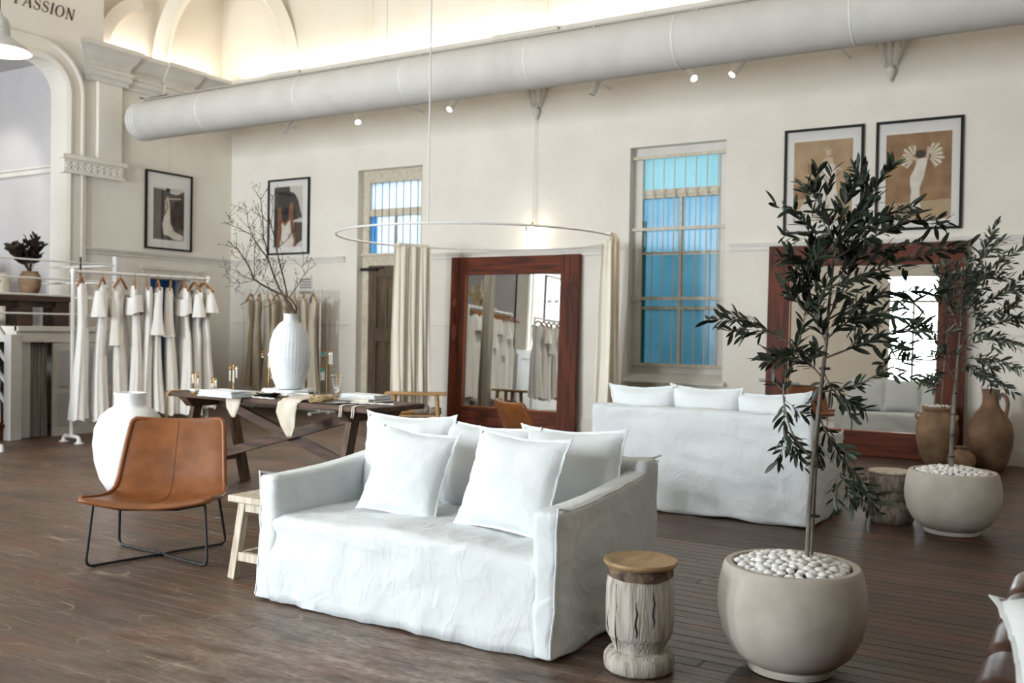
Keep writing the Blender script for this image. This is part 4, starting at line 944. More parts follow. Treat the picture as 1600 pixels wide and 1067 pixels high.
B2 = [([(1494, 600), (1475, 560), (1455, 520), (1440, 512)], .3), ([(1497, 560), (1530, 560), (1570, 565), (1600, 580)], .2), ([(1500, 530), (1545, 510), (1580, 500), (1612, 500)], .15), ([(1503, 500), (1545, 470), (1580, 450), (1600, 430)], .15),
      ([(1505, 480), (1540, 430), (1570, 405), (1598, 385)], .15), ([(1507, 460), (1530, 410), (1545, 380), (1556, 352)], .15), ([(1505, 470), (1510, 430), (1515, 395)], .15), ([(1500, 520), (1480, 470), (1470, 440), (1462, 425)], .2),
      ([(1497, 560), (1540, 590), (1565, 600)], .2), ([(1503, 500), (1520, 450), (1540, 420)], .1), ([(1503, 495), (1560, 490), (1590, 470)], .1), ([(1498, 550), (1535, 530), (1570, 530)], .1), ([(1505, 470), (1525, 440), (1560, 430)], .1), ([(1497, 575), (1470, 590), (1450, 600)], .3), ([(1502, 505), (1490, 460), (1495, 420)], .1)]
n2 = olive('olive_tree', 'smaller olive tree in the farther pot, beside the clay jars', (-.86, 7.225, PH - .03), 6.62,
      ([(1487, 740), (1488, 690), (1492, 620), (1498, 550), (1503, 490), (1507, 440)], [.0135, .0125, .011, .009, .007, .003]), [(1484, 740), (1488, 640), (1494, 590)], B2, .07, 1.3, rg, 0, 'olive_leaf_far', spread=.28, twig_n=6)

# ------------------------------------------------------------------ clay jars by the big mirror
def jar(name, label, loc, prof, m='terracotta', n=36):
    j = root(name, label, 'jar', loc); MB().lathe(prof, n, fn=wob(loc[0] * 3, .012)).build('body', m, j, smooth=50); return j
j = jar('clay_jar', 'wide brown clay jar topped with white stones, against the big mirror', (-1.44, 10.82, 0), [(.1, 0), (.125, .01), (.165, .12), (.2, .28), (.206, .38), (.19, .48), (.16, .545), (.14, .565), (.142, .575), (.155, .585), (.157, .605), (.145, .615), (.125, .615), (.12, .56)])
for sg in (-1, 1): MB().tube([(sg * (.17 + .03 * math.sin(k * PI / 8)), -.06, .55 - .07 * k / 8) for k in range(9)], .014, 8).build('lug_handle', 'terracotta', j, smooth=60)
b = MB(); rg2 = random.Random(5)
for k in range(60):
    a = rg2.uniform(0, 2 * PI); q = .118 * math.sqrt(rg2.random()); b.lathe([(.002, -.008), (.012, -.004), (.013, .004), (.003, .010)], 6, Matrix.Translation((q * math.cos(a), q * math.sin(a), .612 + rg2.uniform(0, .014))))
o = b.build('stones', 'pebble', j, smooth=60); o['kind'] = 'stuff'
tj = root('olive_sapling', 'thin-stemmed olive sapling standing in the stone-topped clay jar', 'plant', (-1.44, 10.82, .60))
b = MB(); lv = MB()
for (dx, dy_) in ((-.03, 0), (.03, .02)):
    b.tube([(dx, dy_, 0), (dx * 1.2 + .01, dy_, .3), (dx * 2, dy_ - .02, .6), (dx * 3, dy_ - .03, .85)], [.007, .006, .005, .003], 6)
for k in range(150):
    h_ = rg2.uniform(.3, .95); a = rg2.uniform(0, 2 * PI); q = rg2.uniform(.0, .15) * (1.1 - abs(h_ - .65)); p = Vector((q * math.cos(a) - .03, q * math.sin(a), h_))
    lv.add(LV, LF, leaf_matrix(p, Vector((math.cos(a), math.sin(a), rg2.uniform(-.1, .9))), rg2.uniform(-1, 1), rg2.uniform(.05, .075)))
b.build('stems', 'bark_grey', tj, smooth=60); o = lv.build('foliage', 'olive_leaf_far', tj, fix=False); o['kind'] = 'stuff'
j = jar('clay_jug', 'tall brown clay jug with one loop handle in the corner by the big mirror', (-.95, 10.86, 0), [(.115, 0), (.135, .01), (.175, .1), (.212, .25), (.22, .36), (.2, .47), (.15, .56), (.1, .62), (.078, .67), (.075, .74), (.082, .80), (.084, .815), (.07, .815), (.065, .74)], 'terracotta_dark')
hd_ = Vector((.9, -.25, 0)).normalized()
MB().tube([hd_ * r + Vector((0, 0, z)) for r, z in ((.07, .755), (.11, .77), (.15, .74), (.165, .68), (.16, .62), (.145, .56))], [.018, .02, .02, .019, .018, .02], 10).build('handle', 'terracotta_dark', j, smooth=60)
jar('clay_pot', 'small round brown clay pot between the wide jar and the jug', (-1.17, 10.5, 0), [(.06, 0), (.085, .01), (.12, .06), (.135, .115), (.12, .17), (.075, .205), (.045, .22), (.042, .235), (.056, .245), (.056, .255), (.04, .255)], 'terracotta')
# tall white floor vase
j = root('floor_vase', 'tall white ceramic floor vase standing behind the leather chair', 'vase', (-6.65, 5.03, 0))
MB().lathe([(.15, 0), (.17, .01), (.225, .1), (.265, .24), (.28, .38), (.268, .50), (.225, .60), (.165, .655), (.125, .675), (.12, .69), (.118, .745), (.127, .775), (.125, .785), (.108, .785), (.1, .70)], 56).build('body', 'ceramic_white', j, smooth=50)
# ------------------------------------------------------------------ big framed mirrors
def framed_mirror(label, x0, x1, h, fl, fr_, ft, fb, lean, base_y, knots, rz=0):
    w = x1 - x0; m_ = root('framed_mirror', label, 'mirror', ((x0 + x1) / 2, base_y, 0), 0, 'timber framed floor mirrors'); m_.rotation_euler = (-lean, 0, rz)
    hw = w / 2; T = .06
    for nm, bx, mt in (('stile', (-hw, -hw + fl, -T, 0, 0, h), 'redwood'), ('stile', (hw - fr_, hw, -T, 0, 0, h), 'redwood'),
                   ('top_rail', (-hw + fl + .001, hw - fr_ - .001, -T + .004, 0, h - ft, h - .004), 'redwood_rail'), ('bottom_rail', (-hw + fl + .001, hw - fr_ - .001, -T + .004, 0, 0.002, fb), 'redwood_rail')):
        modifier_bevel(MB().box(*bx).build(nm, mt, m_), .005, 2)
    MB().box(-hw + fl - .005, -hw + fl + .014, -T + .01, -.02, fb, h - ft).box(-hw + fl, hw - fr_, -T + .01, -.02, fb - .004, fb + .01).build('inner_bead', 'wood_light_edge', m_)
    MB().box(-hw + fl + .005, hw - fr_ + .005, -.022, -.018, fb - .004, h - ft + .004).build('mirror_glass', 'mirror', m_)
    MB().box(-hw + .02, hw - .02, -.016, -.004, .02, h - .02).build('backing_board', 'dark_gap', m_)
    for (x, z, rx, rz) in knots:
        st_ = [s_ for s_ in m_.children if s_.name.startswith('stile')][0 if x < 0 else 1]
        MB().lathe([(.001, 0), (1, .0), (1, .002), (.001, .0025)], 20, Matrix.Translation((x, -T - .0005, z)) @ Matrix.Rotation(PI / 2, 4, 'X') @ Matrix.Diagonal((rx, rz, 1, 1))).build('knot', 'wood_knot', st_)
        MB().tube([(x + rx * 1.1 * math.cos(a * PI / 10), -T - .001, z + rz * 1.15 * math.sin(a * PI / 10)) for a in range(20)], .004, 5, closed=True).build('knot_ring', 'dark_gap', st_)
    return m_
framed_mirror('smaller red timber framed floor mirror inside the curtain ring', -7.9, -5.86, 2.34, .245, .275, .25, .25, .030, YB - .10, [(-.94, 1.70, .035, .075), (-.94, 1.28, .04, .13), (.91, 2.0, .008, .05)])
framed_mirror('larger red timber framed floor mirror behind the olive trees', -3.36, -1.24, 2.36, .25, .275, .24, .27, .030, YB - .10, [])

# ------------------------------------------------------------------ framed pictures
mat('print_brown', '#7d5a38', '#a07a52', rough=.7, scale=6); mat('print_sand', '#a58c66', '#bda583', rough=.7, scale=60); mat('print_tan', '#a58560', '#b99b77', rough=.7, scale=5)
mat('print_gown', '#d6cdbf', '#e6dfd3', rough=.7, scale=12); mat('print_dark', '#2a231e', '#4a4038', rough=.7, scale=9, detail=8); mat('print_hill', '#3a312a', '#54483d', rough=.7, scale=8)
mat('print_sky', '#cfc9c0', rough=.7); mat('print_skin', '#8a5a3e', rough=.7); mat('print_hair', '#2b1e18', rough=.7); mat('print_pale_skin', '#cdb49c', rough=.7); mat('print_gold', '#c9b48a', '#8f7447', rough=.7, scale=40); mat('print_black', '#1b1a1a', '#2c2a29', rough=.7, scale=10)
def picture(label, loc, rotz, w, h, pr, shapes, bg, wire=0):
    p = root('framed_picture', label, 'picture', loc, rotz, 'black framed bridal photographs'); f = .028
    for bx in ((-w / 2, -w / 2 + f, -.035, 0, 0, h), (w / 2 - f, w / 2, -.035, 0, 0, h), (-w / 2 + f, w / 2 - f, -.035, 0, h - f, h), (-w / 2 + f, w / 2 - f, -.035, 0, 0, f)): MB().box(*bx).build('frame_bar', 'black_frame', p)
    MB().box(-w / 2 + f, w / 2 - f, -.012, -.004, f, h - f).build('mount', 'mount_white', p)
    u0, u1, v0, v1 = pr; X = lambda u: -w / 2 + w * (u0 + (u1 - u0) * u); Z = lambda v_: h * (v0 + (v1 - v0) * v_)
    names = [bg]; b = MB(); b.box(X(0), X(1), -.0135, -.012, Z(0), Z(1))
    for k, (m_, pts) in enumerate(shapes):
        if m_ not in names: names.append(m_)
        b.cur = names.index(m_); y_ = -.0137 - .00012 * k
        b.add([(X(min(1, max(0, a))), y_, Z(min(1, max(0, c)))) for a, c in pts], [tuple(range(len(pts)))])
    b.build('print', names, p)
    MB().box(-w / 2 + f, w / 2 - f, -.026, -.024, f, h - f).build('glass', 'picture_glass', p)
    if wire: MB().tube([(0, -.01, h), (0, -.01, h + wire)], .0018, 4).build('hanging_wire', 'rod_grey', p)
def px(pts, x0, x1, y0, y1): return [((a - x0) / (x1 - x0), 1 - (c - y0) / (y1 - y0)) for a, c in pts]
def ell(cx, cy_, rx, ry, n=14, a0=0): return [(cx + rx * math.cos(a0 + 2 * PI * k / n), cy_ + ry * math.sin(a0 + 2 * PI * k / n)) for k in range(n)]
def feather(cx, cy_, a, r0, r1, w): c, s_ = math.cos(a), math.sin(a); return [(cx + c * r0 - s_ * w * .5, cy_ + s_ * r0 + c * w * .5), (cx + c * r0 + s_ * w * .5, cy_ + s_ * r0 - c * w * .5), (cx + c * r1 * .9 + s_ * w, cy_ + s_ * r1 * .9 - c * w), (cx + c * r1, cy_ + s_ * r1), (cx + c * r1 * .9 - s_ * w, cy_ + s_ * r1 * .9 + c * w)]
q = lambda pts: px(pts, 140, 665, 180, 905)
sh = [('print_sand', q([(140, 770), (665, 742), (665, 905), (140, 905)]))]
for k in range(13): sh.append(('print_gold' if k % 2 else 'print_gown', q(feather(375, 390, math.radians(130 + k * 11.5), 30, 108 + 8 * (k % 3), 9))))
for k in range(14): sh.append(('print_gold' if k % 2 else 'print_gown', q(feather(480, 380, math.radians(-70 + k * 10), 25, 118 + 9 * (k % 3), 9))))
sh += [('print_gown', q([(388, 400), (470, 392), (474, 430), (462, 480), (452, 540), (432, 600), (417, 645), (420, 740), (432, 822), (365, 830), (330, 845), (345, 740), (350, 660), (338, 600), (340, 545), (372, 485), (384, 440)])),
       ('print_pale_skin', q([(392, 420), (330, 390), (295, 352), (312, 340), (350, 370), (400, 400)])), ('print_pale_skin', q([(460, 400), (474, 300), (492, 305), (488, 360), (478, 415)])), ('print_hair', q(ell(420, 358, 44, 34)))]
picture('black framed photograph of a figure in a white gown with golden wings', (-1.755, YB, 2.5), 0, .89, 1.21, (.12, .875, .095, .875), sh, 'print_brown')
q = lambda pts: px(pts, 70, 550, 200, 890)
sh = [('print_sand', q([(60, 700), (550, 690), (550, 890), (60, 890)])), ('print_brown', q([(70, 575), (240, 560), (240, 690), (70, 700)])), ('print_brown', q([(182, 395), (240, 385), (240, 475), (182, 480)])),
      ('print_gown', q([(300, 380), (330, 400), (395, 395), (415, 450), (420, 600), (440, 760), (500, 830), (240, 880), (100, 890), (60, 850), (200, 680), (280, 560), (300, 470)])),
      ('print_pale_skin', q([(322, 355), (385, 350), (398, 400), (345, 415), (305, 395)])), ('print_pale_skin', q([(395, 400), (425, 440), (470, 450), (465, 462), (410, 460)])), ('print_pale_skin', q([(300, 385), (285, 450), (262, 500), (275, 505), (302, 455), (312, 400)])),
      ('print_gold', q(ell(354, 300, 38, 46))), ('print_pale_skin', q(ell(350, 308, 20, 28)))]
picture('black framed photograph of a bride in a long trailing gown against sandy walls', (-2.775, YB, 2.5), 0, .89, 1.21, (.125, .865, .12, .88), sh, 'print_tan')
q = lambda pts: px(pts, 160, 495, 180, 875)
sh = [('print_dark', q([(160, 185), (345, 175), (350, 240), (400, 260), (450, 350), (470, 450), (495, 540), (400, 570), (160, 620)])), ('print_dark', q([(160, 600), (250, 600), (260, 875), (160, 875)])), ('print_hill', q([(400, 590), (495, 600), (495, 800), (420, 860)])),
      ('print_skin', q([(205, 430), (240, 400), (250, 620), (240, 740), (220, 870), (185, 860), (205, 640)])), ('print_skin', q([(335, 370), (385, 370), (390, 560), (420, 760), (430, 870), (390, 870), (360, 700), (330, 560)])), ('print_skin', q([(240, 420), (345, 420), (350, 620), (290, 640), (250, 600)])),
      ('print_gown', q([(258, 590), (292, 638), (352, 565), (365, 680), (400, 800), (390, 875), (225, 875), (250, 740)])), ('print_black', q([(215, 260), (280, 225), (360, 250), (380, 320), (345, 400), (330, 560), (290, 600), (262, 560), (240, 420), (205, 350)]))]
picture('black framed photograph of a long-haired bride seen from behind, low-backed white gown', (-11.14, YB, 2.47), 0, .9, 1.21, (.145, .825, .10, .90), sh, 'print_sky')
q = lambda pts: px(pts, 130, 530, 240, 895)
sh = [('print_hill', q([(130, 260), (250, 265), (360, 305), (440, 310), (530, 255), (530, 895), (130, 895)])), ('print_dark', q([(340, 420), (530, 380), (530, 820), (400, 780)])),
      ('print_gown', q([(280, 400), (315, 345), (335, 420), (345, 560), (350, 680), (400, 780), (520, 830), (520, 890), (400, 885), (320, 840), (265, 830), (245, 700), (265, 620), (285, 500)])),
      ('print_pale_skin', q([(300, 352), (330, 362), (490, 348), (492, 362), (330, 382), (300, 372)])), ('print_skin', q([(300, 380), (325, 480), (280, 590), (265, 580), (305, 480), (285, 400)])), ('print_hair', q(ell(315, 275, 30, 44)))]
picture('black framed dark photograph of a bride stretching one arm out in a field', (XL, 10.075, 2.48), PI / 2, .88, 1.2, (.17, .83, .13, .80), sh, 'print_sky', wire=.6)

q = lambda pts: px(pts, 0, 100, 0, 150)
sh = [('print_hill', q([(0, 60), (60, 50), (100, 70), (100, 150), (0, 150)])), ('print_gown', q([(40, 45), (60, 45), (66, 90), (80, 140), (25, 140), (38, 90)])), ('print_hair', q(ell(50, 34, 9, 12)))]
picture('black framed grey photograph on the far wall, seen only in the smaller mirror', (XL, .15, 2.2), PI / 2, .88, 1.2, (.17, .83, .13, .87), sh, 'print_dark')
# ------------------------------------------------------------------ gown racks
def hanger(label, loc, rotz, group, m='hanger_wood', w=.21):
    h = root('wooden_hanger', label, 'hanger', loc, rotz, group)
    b = MB(); pts = [(-w, 0, -.165), (-w * .8, 0, -.145), (-w * .45, 0, -.095), (-.03, 0, -.062), (0, 0, -.058), (.03, 0, -.062), (w * .45, 0, -.095), (w * .8, 0, -.145), (w, 0, -.165)]
    for p, q_ in zip(pts[:-1], pts[1:]): b.bar(p, q_, .016, .03)
    b.build('arms', m, h)
    MB().tube([(0, 0, -.06), (0, 0, -.03), (.018, 0, -.015), (.024, 0, .004), (.012, 0, .021), (-.008, 0, .02), (-.018, 0, .006)], .0025, 6).build('hook', 'brass', h, smooth=60)
    return h
def gown(name, label, loc, rotz, L, sh_, wa, hip, hem, m, sleeve, seed, group, neck=.08, dep=.085, off=False):
    g = root(name, label, 'gown', loc, rotz, group); T = -.155
    keys = [(0, sh_ * .70), (.05, sh_ * .95), (.12, sh_ * .92), (.26, wa), (.42, hip), (.75, (hip + hem) / 2 * 1.02), (1, hem)]
    keys = [(a, c * 1.2) for a, c in keys]
    def aw(v):
        for (v0, a), (v1, c) in zip(keys[:-1], keys[1:]):
            if v <= v1: t = (v - v0) / (v1 - v0); t = t * t * (3 - 2 * t); return a + (c - a) * t
        return keys[-1][1]
    def f(u, v):
        th = u * 2 * PI; a = aw(v); d_ = dep * (.55 + .30 * v); k = 1 + (.05 + .22 * v) * v * math.sin(7 * th + seed + 2 * v) + .10 * v * math.sin(13 * th + seed * 2)
        x = a * math.cos(th) * (1 + .05 * math.sin(3 * v + seed)); y_ = d_ * math.sin(th) * k * (1 + .35 * max(0, v - .3)) + .02 * math.sin(v * 4 + seed)
        z = T - L * v + .012 * math.sin(5 * th + seed) * (v > .9)
        if v < .12: z -= neck * (1 - v / .12) * max(0, 1 - abs(math.cos(th)) * 1.35) - .02
        return (x * (1 + .06 * math.sin(9 * th + seed) * v), y_, z)
    MB().grid(f, 56, 26, cu=True).build('dress_body', m, g, smooth=70)
    if sleeve:
        for sg in (-1, 1):
            def sl(u, v, sg=sg):
                th = u * 2 * PI; r = .045 + .012 * v + (.05 * max(0, v - .62) if sleeve > .35 else .03 * v); r *= 1 + .12 * v * math.sin(5 * th + seed)
                return (sg * (sh_ * .93 + .05 * v - .02 * v * v) + r * .8 * math.cos(th), -.015 + r * math.sin(th) * 1.0, T - .05 - sleeve * v)
            MB().grid(sl, 18, 12, cu=True).build('sleeve', m, g, smooth=70)
    if off:
        MB().grid(lambda u, v: ((sh_ * 1.12 + .02 * v) * math.cos(u * 2 * PI), (.09 + .02 * v) * math.sin(u * 2 * PI) - .01, T - .1 - .20 * v + .02 * math.sin(u * 12)), 40, 6, cu=True).build('frill', m, g, smooth=70)
    return g
RA, RB_ = Vector((-9.76, 6.62, 0)), Vector((-9.58, 8.36, 0)); RH = 1.905
rk = root('pipe_clothes_rack', 'white pipe clothes rack full of white gowns beside the stage', 'clothes rack', RA)
rd = (RB_ - RA); rdn = rd.normalized(); rs = Vector((rdn.y, -rdn.x, 0))
for p, nm in ((Vector(), 0), (rd, 1)):
    MB().tube([p + Vector((0, 0, .06)), p + Vector((0, 0, RH))], .021, 12).build('upright', 'pipe_white', rk, smooth=60)
    e = .16; MB().tube([p - rs * e + Vector((0, 0, .0)), p - rs * e + Vector((0, 0, .05)), p - rs * (e - .03) + Vector((0, 0, .07)), p + rs * (e - .03) + Vector((0, 0, .07)), p + rs * e + Vector((0, 0, .05)), p + rs * e], .021, 12).build('foot_bar', 'pipe_white', rk, smooth=60)
    for sg in (-1, 1): MB().lathe([(.05, 0), (.05, .008), (.03, .014), (.026, .03)], 20, Matrix.Translation(p + rs * e * sg)).build('floor_flange', 'pipe_white', rk, smooth=50)
    MB().lathe([(.004, -.03), (.028, -.03), (.03, .0), (.026, .024), (.012, .034), (.003, .036)], 14, Matrix.Translation(p + Vector((0, 0, RH)))).build('elbow', 'pipe_white', rk, smooth=60)
MB().tube([Vector((0, 0, RH)), rd + Vector((0, 0, RH))], .019, 12).build('hanging_rail', 'pipe_white', rk, smooth=60)
GW = [(.055, -44, 'lace', 1.50, .10, .08, .10, .11, 0, 'slim lace gown with thin straps, leftmost on the rack by the stage', 0), (.20, -46, 'lace', 1.53, .11, .08, .11, .14, .30, 'lace gown with puffed cap sleeves, second from the stage end of the rack', 0),
      (.325, -56, 'lace_ivory', 1.48, .10, .08, .10, .13, .62, 'lace gown with long straight sleeves, third along the rack by the stage', 0), (.43, -36, 'lace', 1.42, .16, .09, .12, .15, 0, 'off-shoulder lace gown with draped frill, fourth along the rack by the stage', 1),
      (.52, -36, 'satin_ivory', 1.48, .15, .09, .13, .17, 0, 'smooth ivory gown behind the frilled one, fifth along the rack by the stage', 0), (.60, -31, 'lace', 1.46, .16, .10, .14, .18, .50, 'lace gown with wide bell sleeves, middle of the rack by the stage', 0),
      (.70, -42, 'lace_ivory', 1.50, .14, .09, .13, .17, .52, 'ivory lace gown with bell sleeves, right of the middle on the stage rack', 0), (.80, -24, 'satin_ivory', 1.50, .17, .11, .16, .24, 0, 'full-skirted gown with draped shoulder wrap, near the right end of the stage rack', 1),
      (.885, -18, 'lace', 1.52, .17, .10, .15, .20, .28, 'scalloped-hem lace gown with short sleeves, second from the right end of the stage rack', 0), (.965, -8, 'satin_ivory', 1.45, .18, .11, .14, .18, .22, 'plain ivory gown at the right end of the stage rack', 0)]
ordn = ['first', 'second', 'third', 'fourth', 'fifth', 'sixth', 'seventh', 'eighth', 'ninth', 'tenth']
for k, (t, a, m_, L, s0, wa, hp, hm, sl, lab, off) in enumerate(GW):
    p = RA + rd * t + Vector((0, 0, RH)); r_ = math.radians(a)
    hanger('wooden hanger on the stage rack, %s from the stage end' % ordn[k], p, r_, 'hangers on the stage rack')
    gown('bridal_gown', lab, p, r_, L, s0, wa, hp, hm, m_, sl, 1.7 * k + .4, 'bridal gowns on the stage rack', off=off)
# another rack in front of the stage steps, seen only in the smaller mirror
rc_ = root('pipe_clothes_rack', 'white pipe clothes rack in front of the stage steps, seen in the smaller mirror', 'clothes rack', (-9.75, 4.9, 0))
for sy in (-.85, .82):
    MB().tube([(0, sy, .06), (0, sy, RH)], .021, 12).build('upright', 'pipe_white', rc_, smooth=60); MB().tube([(-.16, sy, .0), (-.16, sy, .06), (.16, sy, .06), (.16, sy, 0)], .021, 10).build('foot_bar', 'pipe_white', rc_, smooth=60)
MB().tube([(0, -.85, RH), (0, .82, RH)], .019, 12).build('hanging_rail', 'pipe_white', rc_, smooth=60)
for k in range(7):
    p = Vector((-9.75, 5.58 - k * .22, RH)); r_ = math.radians(26 + 6 * (k % 3)); wh = ('first', 'second', 'third', 'fourth', 'fifth', 'sixth', 'seventh')[k]
    hanger('wooden hanger by the stage steps, %s from left in the smaller mirror' % wh, p, r_, 'hangers on the mirrored rack')
    gown('bridal_gown', 'white lace gown by the stage steps, %s from left in the smaller mirror' % wh, p, r_, 1.45 + .03 * (k % 3), .16, .1, .14, .18, ('lace', 'lace_ivory')[k % 2], (0, .3, .5)[k % 3], 2.3 * k, 'bridal gowns on the mirrored rack')
# second rack with beige gowns against the back wall
r2 = root('pipe_clothes_rack', 'thin white clothes rack of beige gowns against the back wall', 'clothes rack', (-10.9, 10.95, 0)); H2 = 1.88
for sx in (-.82, .82):
    MB().tube([(sx, 0, .03), (sx, 0, H2)], .013, 10).build('upright', 'pipe_white', r2, smooth=60); MB().tube([(sx, -.2, .03), (sx, .2, .03)], .013, 10).build('foot_bar', 'pipe_white', r2, smooth=60)
    for sy in (-.2, .2): MB().lathe([(.03, 0), (.03, .03), (.02, .045)], 12, Matrix.Translation((sx, sy, 0))).build('floor_flange', 'pipe_white', r2)
MB().tube([(-.82, 0, H2), (.82, 0, H2)], .012, 10).build('hanging_rail', 'pipe_white', r2, smooth=60); MB().tube([(-.82, 0, .08), (.82, 0, .08)], .012, 10).build('bottom_rail', 'pipe_white', r2, smooth=60)
for k in range(8):
    p = Vector((-10.9 - .66 + k * .19, 10.95, H2)); r_ = math.radians(-62 + 9 * (k % 3) + (20 if k > 5 else 0)); wh = ('leftmost', 'second from left', 'third from left', 'fourth from left', 'fourth from right', 'third from right', 'second from right', 'rightmost')[k]
    hanger('pale wooden hanger on the back wall rack, %s' % wh, p, r_, 'hangers on the back wall rack', 'oak')
    gown('beige_gown', 'beige tulle gown on the back wall rack, %s' % wh, p, r_, 1.35 + .04 * (k % 3), .15, .11, .16, .21, 'tulle_beige', 0, 3.1 * k, 'beige gowns on the back wall rack', dep=.08)

# ------------------------------------------------------------------ curtain ring and curtains
RC, RR, RZ = Vector((-6.40, 9.63, 0)), 1.65, 2.42
cr = root('curtain_ring_rail', 'white circular curtain rail hung from the ceiling before the smaller mirror', 'curtain rail', RC)
MB().tube([(RR * math.cos(k * PI / 48), RR * math.sin(k * PI / 48), RZ) for k in range(96)], .0125, 10, closed=True).build('ring', 'pipe_white', cr, smooth=60)
for a in (-74,): MB().tube([(RR * math.cos(math.radians(a)), RR * math.sin(math.radians(a)), RZ), (RR * math.cos(math.radians(a)), RR * math.sin(math.radians(a)), 7.0)], .008, 8).build('drop_rod', 'pipe_white', cr, smooth=60)
def ring_curtain(label, a0, a1, seed, m='linen_cream', flare=1.05, npl=9):
    am = math.radians((a0 + a1) / 2); base = RC + Vector((RR * math.cos(am), RR * math.sin(am), 0))
    c = root('ring_curtain', label, 'curtain', base, 0, 'gathered curtains on the circular rail')
    def f(u, v):
        a = math.radians(a0 + (a1 - a0) * (.5 + (u - .5) * (1 + (flare - 1) * v))); ph = u * npl * 2 * PI + seed
        r = RR + (.04 + .025 * v) * math.sin(ph + .6 * math.sin(v * 3 + seed)) + .02 * math.sin(ph * .37 + v * 2)
        a += (.012 * math.cos(ph * 2)) ; p = RC + Vector((r * math.cos(a), r * math.sin(a), (RZ - .02) * (1 - v) + .012 + .0)) - base
        return tuple(p)
    MB().grid(f, 150, 22).build('cloth', m, c, smooth=80)
    def hd_f(u, v):
        a = math.radians(a0 + (a1 - a0) * u); ph = u * npl * 4 * PI + seed; r = RR + .03 * math.sin(ph) * (1 - .3 * v); p = RC + Vector((r * math.cos(a), r * math.sin(a), RZ + .035 - .09 * v + .008 * math.sin(ph * 1.3))) - base
        return tuple(p)
    MB().grid(hd_f, 120, 5).build('gathered_heading', m, c, smooth=80)
ring_curtain('cream gathered curtain left of the smaller mirror, before the wooden door', 163, 146, .5, flare=1.12)
ring_curtain('cream gathered curtain right of the smaller mirror, beside the teal window', 8, 50, 2.2, 'linen_cream', 1.3, 10)

# ------------------------------------------------------------------ bench with logs by the back wall
ba, bb = Vector((-7.93, 9.86, 0)), Vector((-7.28, 10.30, 0)); bn = root('wooden_bench', 'pale wooden bench on round legs beside the smaller mirror', 'bench', (ba + bb) / 2, math.atan2(bb.y - ba.y, bb.x - ba.x))
modifier_bevel(MB().box(-.40, .40, -.13, .13, .465, .50).build('seat', 'oak', bn), .014, 3)
for sx in (-1, 1):
    for sy in (-1, 1): MB().tube([(sx * .27, sy * .07, .465), (sx * .31, sy * .1, 0)], [.028, .024], 12).build('leg', 'oak', bn, smooth=60)
MB().box(-.30, .30, -.09, .09, .19, .21).build('shelf', 'oak', bn)
for k, (x, y_, r, L, a) in enumerate(((-7.80, 9.92, .05, .24, .6), (-7.62, 10.06, .062, .2, .5), (-7.43, 10.17, .05, .14, .6))):
    o = MB().lathe([(r * .9, 0), (r, .02), (r * 1.02, L * .5), (r * .95, L - .02), (r * .85, L)], 14, Matrix.Rotation(PI / 2, 4, 'Y'), fn=wob(k * 4, .06)).build('driftwood_log', ('oak', 'stump_brown', 'stump_brown')[k], smooth=45, loc=(x, y_, .21 + r * 1.06), rotz=a)
    tag(o, ('pale barkless log at the left on the bench shelf', 'thick grey driftwood log in the middle of the bench shelf', 'short grey driftwood log on the bench shelf nearest the smaller mirror')[k], 'log', 'logs on the bench shelf')

# ------------------------------------------------------------------ rustic trestle table
TC, TA, TZ = Vector((-5.385, 5.51, 0)), math.atan2(-.2, 2.33), .79
tb = root('trestle_table', 'long dark rustic trestle table with crossed braces', 'table', TC, TA)
for y0, y1, x0, x1 in ((-.31, -.105, -1.17, 1.165), (-.1, .1, -1.15, 1.17), (.105, .31, -1.16, 1.13)):
    modifier_bevel(MB().box(x0, x1, y0, y1, TZ - .04, TZ).build('top_plank', 'table_wood', tb), .008, 2)
for sx in (-.93, .88):
    MB().hexa([(sx - .045, -.24, TZ - .115), (sx + .045, -.24, TZ - .115), (sx + .045, .24, TZ - .115), (sx - .045, .24, TZ - .115)], [(sx - .045, -.31, TZ - .041), (sx + .045, -.31, TZ - .041), (sx + .045, .31, TZ - .041), (sx - .045, .31, TZ - .041)]).build('bearer', 'table_wood', tb)
    for sy in (-1, 1): MB().bar((sx, sy * .17, TZ - .1), (sx, sy * .33, 0.0), .075, .055, (1, 0, 0)).build('leg', 'table_leg_wood', tb)
    MB().bar((sx, -.26, .235), (sx, .26, .235), .04, .065).build('crossbar', 'table_wood', tb)
MB().bar((-.9, -.02, .25), (.86, -.02, TZ - .07), .045, .07).build('brace', 'table_wood', tb); MB().bar((-.9, .03, TZ - .07), (.86, .03, .25), .045, .07).build('brace', 'table_wood', tb)
def tl(x, y_): return TC + Matrix.Rotation(TA, 3, 'Z') @ Vector((x, y_, 0)) + Vector((0, 0, TZ))
def inv(p): return Matrix.Rotation(-TA, 3, 'Z') @ (Vector((p[0], p[1], 0)) - TC)
def drape(name, label, cat, pts_w, m, seed=0, group=None, thick=.006):
    """cloth over the front edge of the table: rows (x0,x1,y) then the hanging rows (x0,x1,z)"""
    b = MB(); rows = []
    for x0, x1, y_, z in pts_w: rows.append((x0, x1, y_, z))
    nu = 9; n = len(rows)
    def f(u, v):
        i = v * (n - 1); k = min(int(i), n - 2); g = i - k; r = [rows[k][j] * (1 - g) + rows[k + 1][j] * g for j in range(4)]
        x = r[0] + (r[1] - r[0]) * u; w = .006 * math.sin(u * 9 + v * 4 + seed)
        p = tl(x, r[2] + (w if r[3] < -.002 else 0)); return (p.x, p.y, TZ + r[3] + (abs(w) + .003 if r[3] >= 0 else 0))
    o = b.grid(f, nu, (n - 1) * 4 + 1).build(name, m, smooth=80); sm = o.modifiers.new('thick', 'SOLIDIFY'); sm.thickness = thick; sm.offset = 1
    return tag(o, label, cat, group)
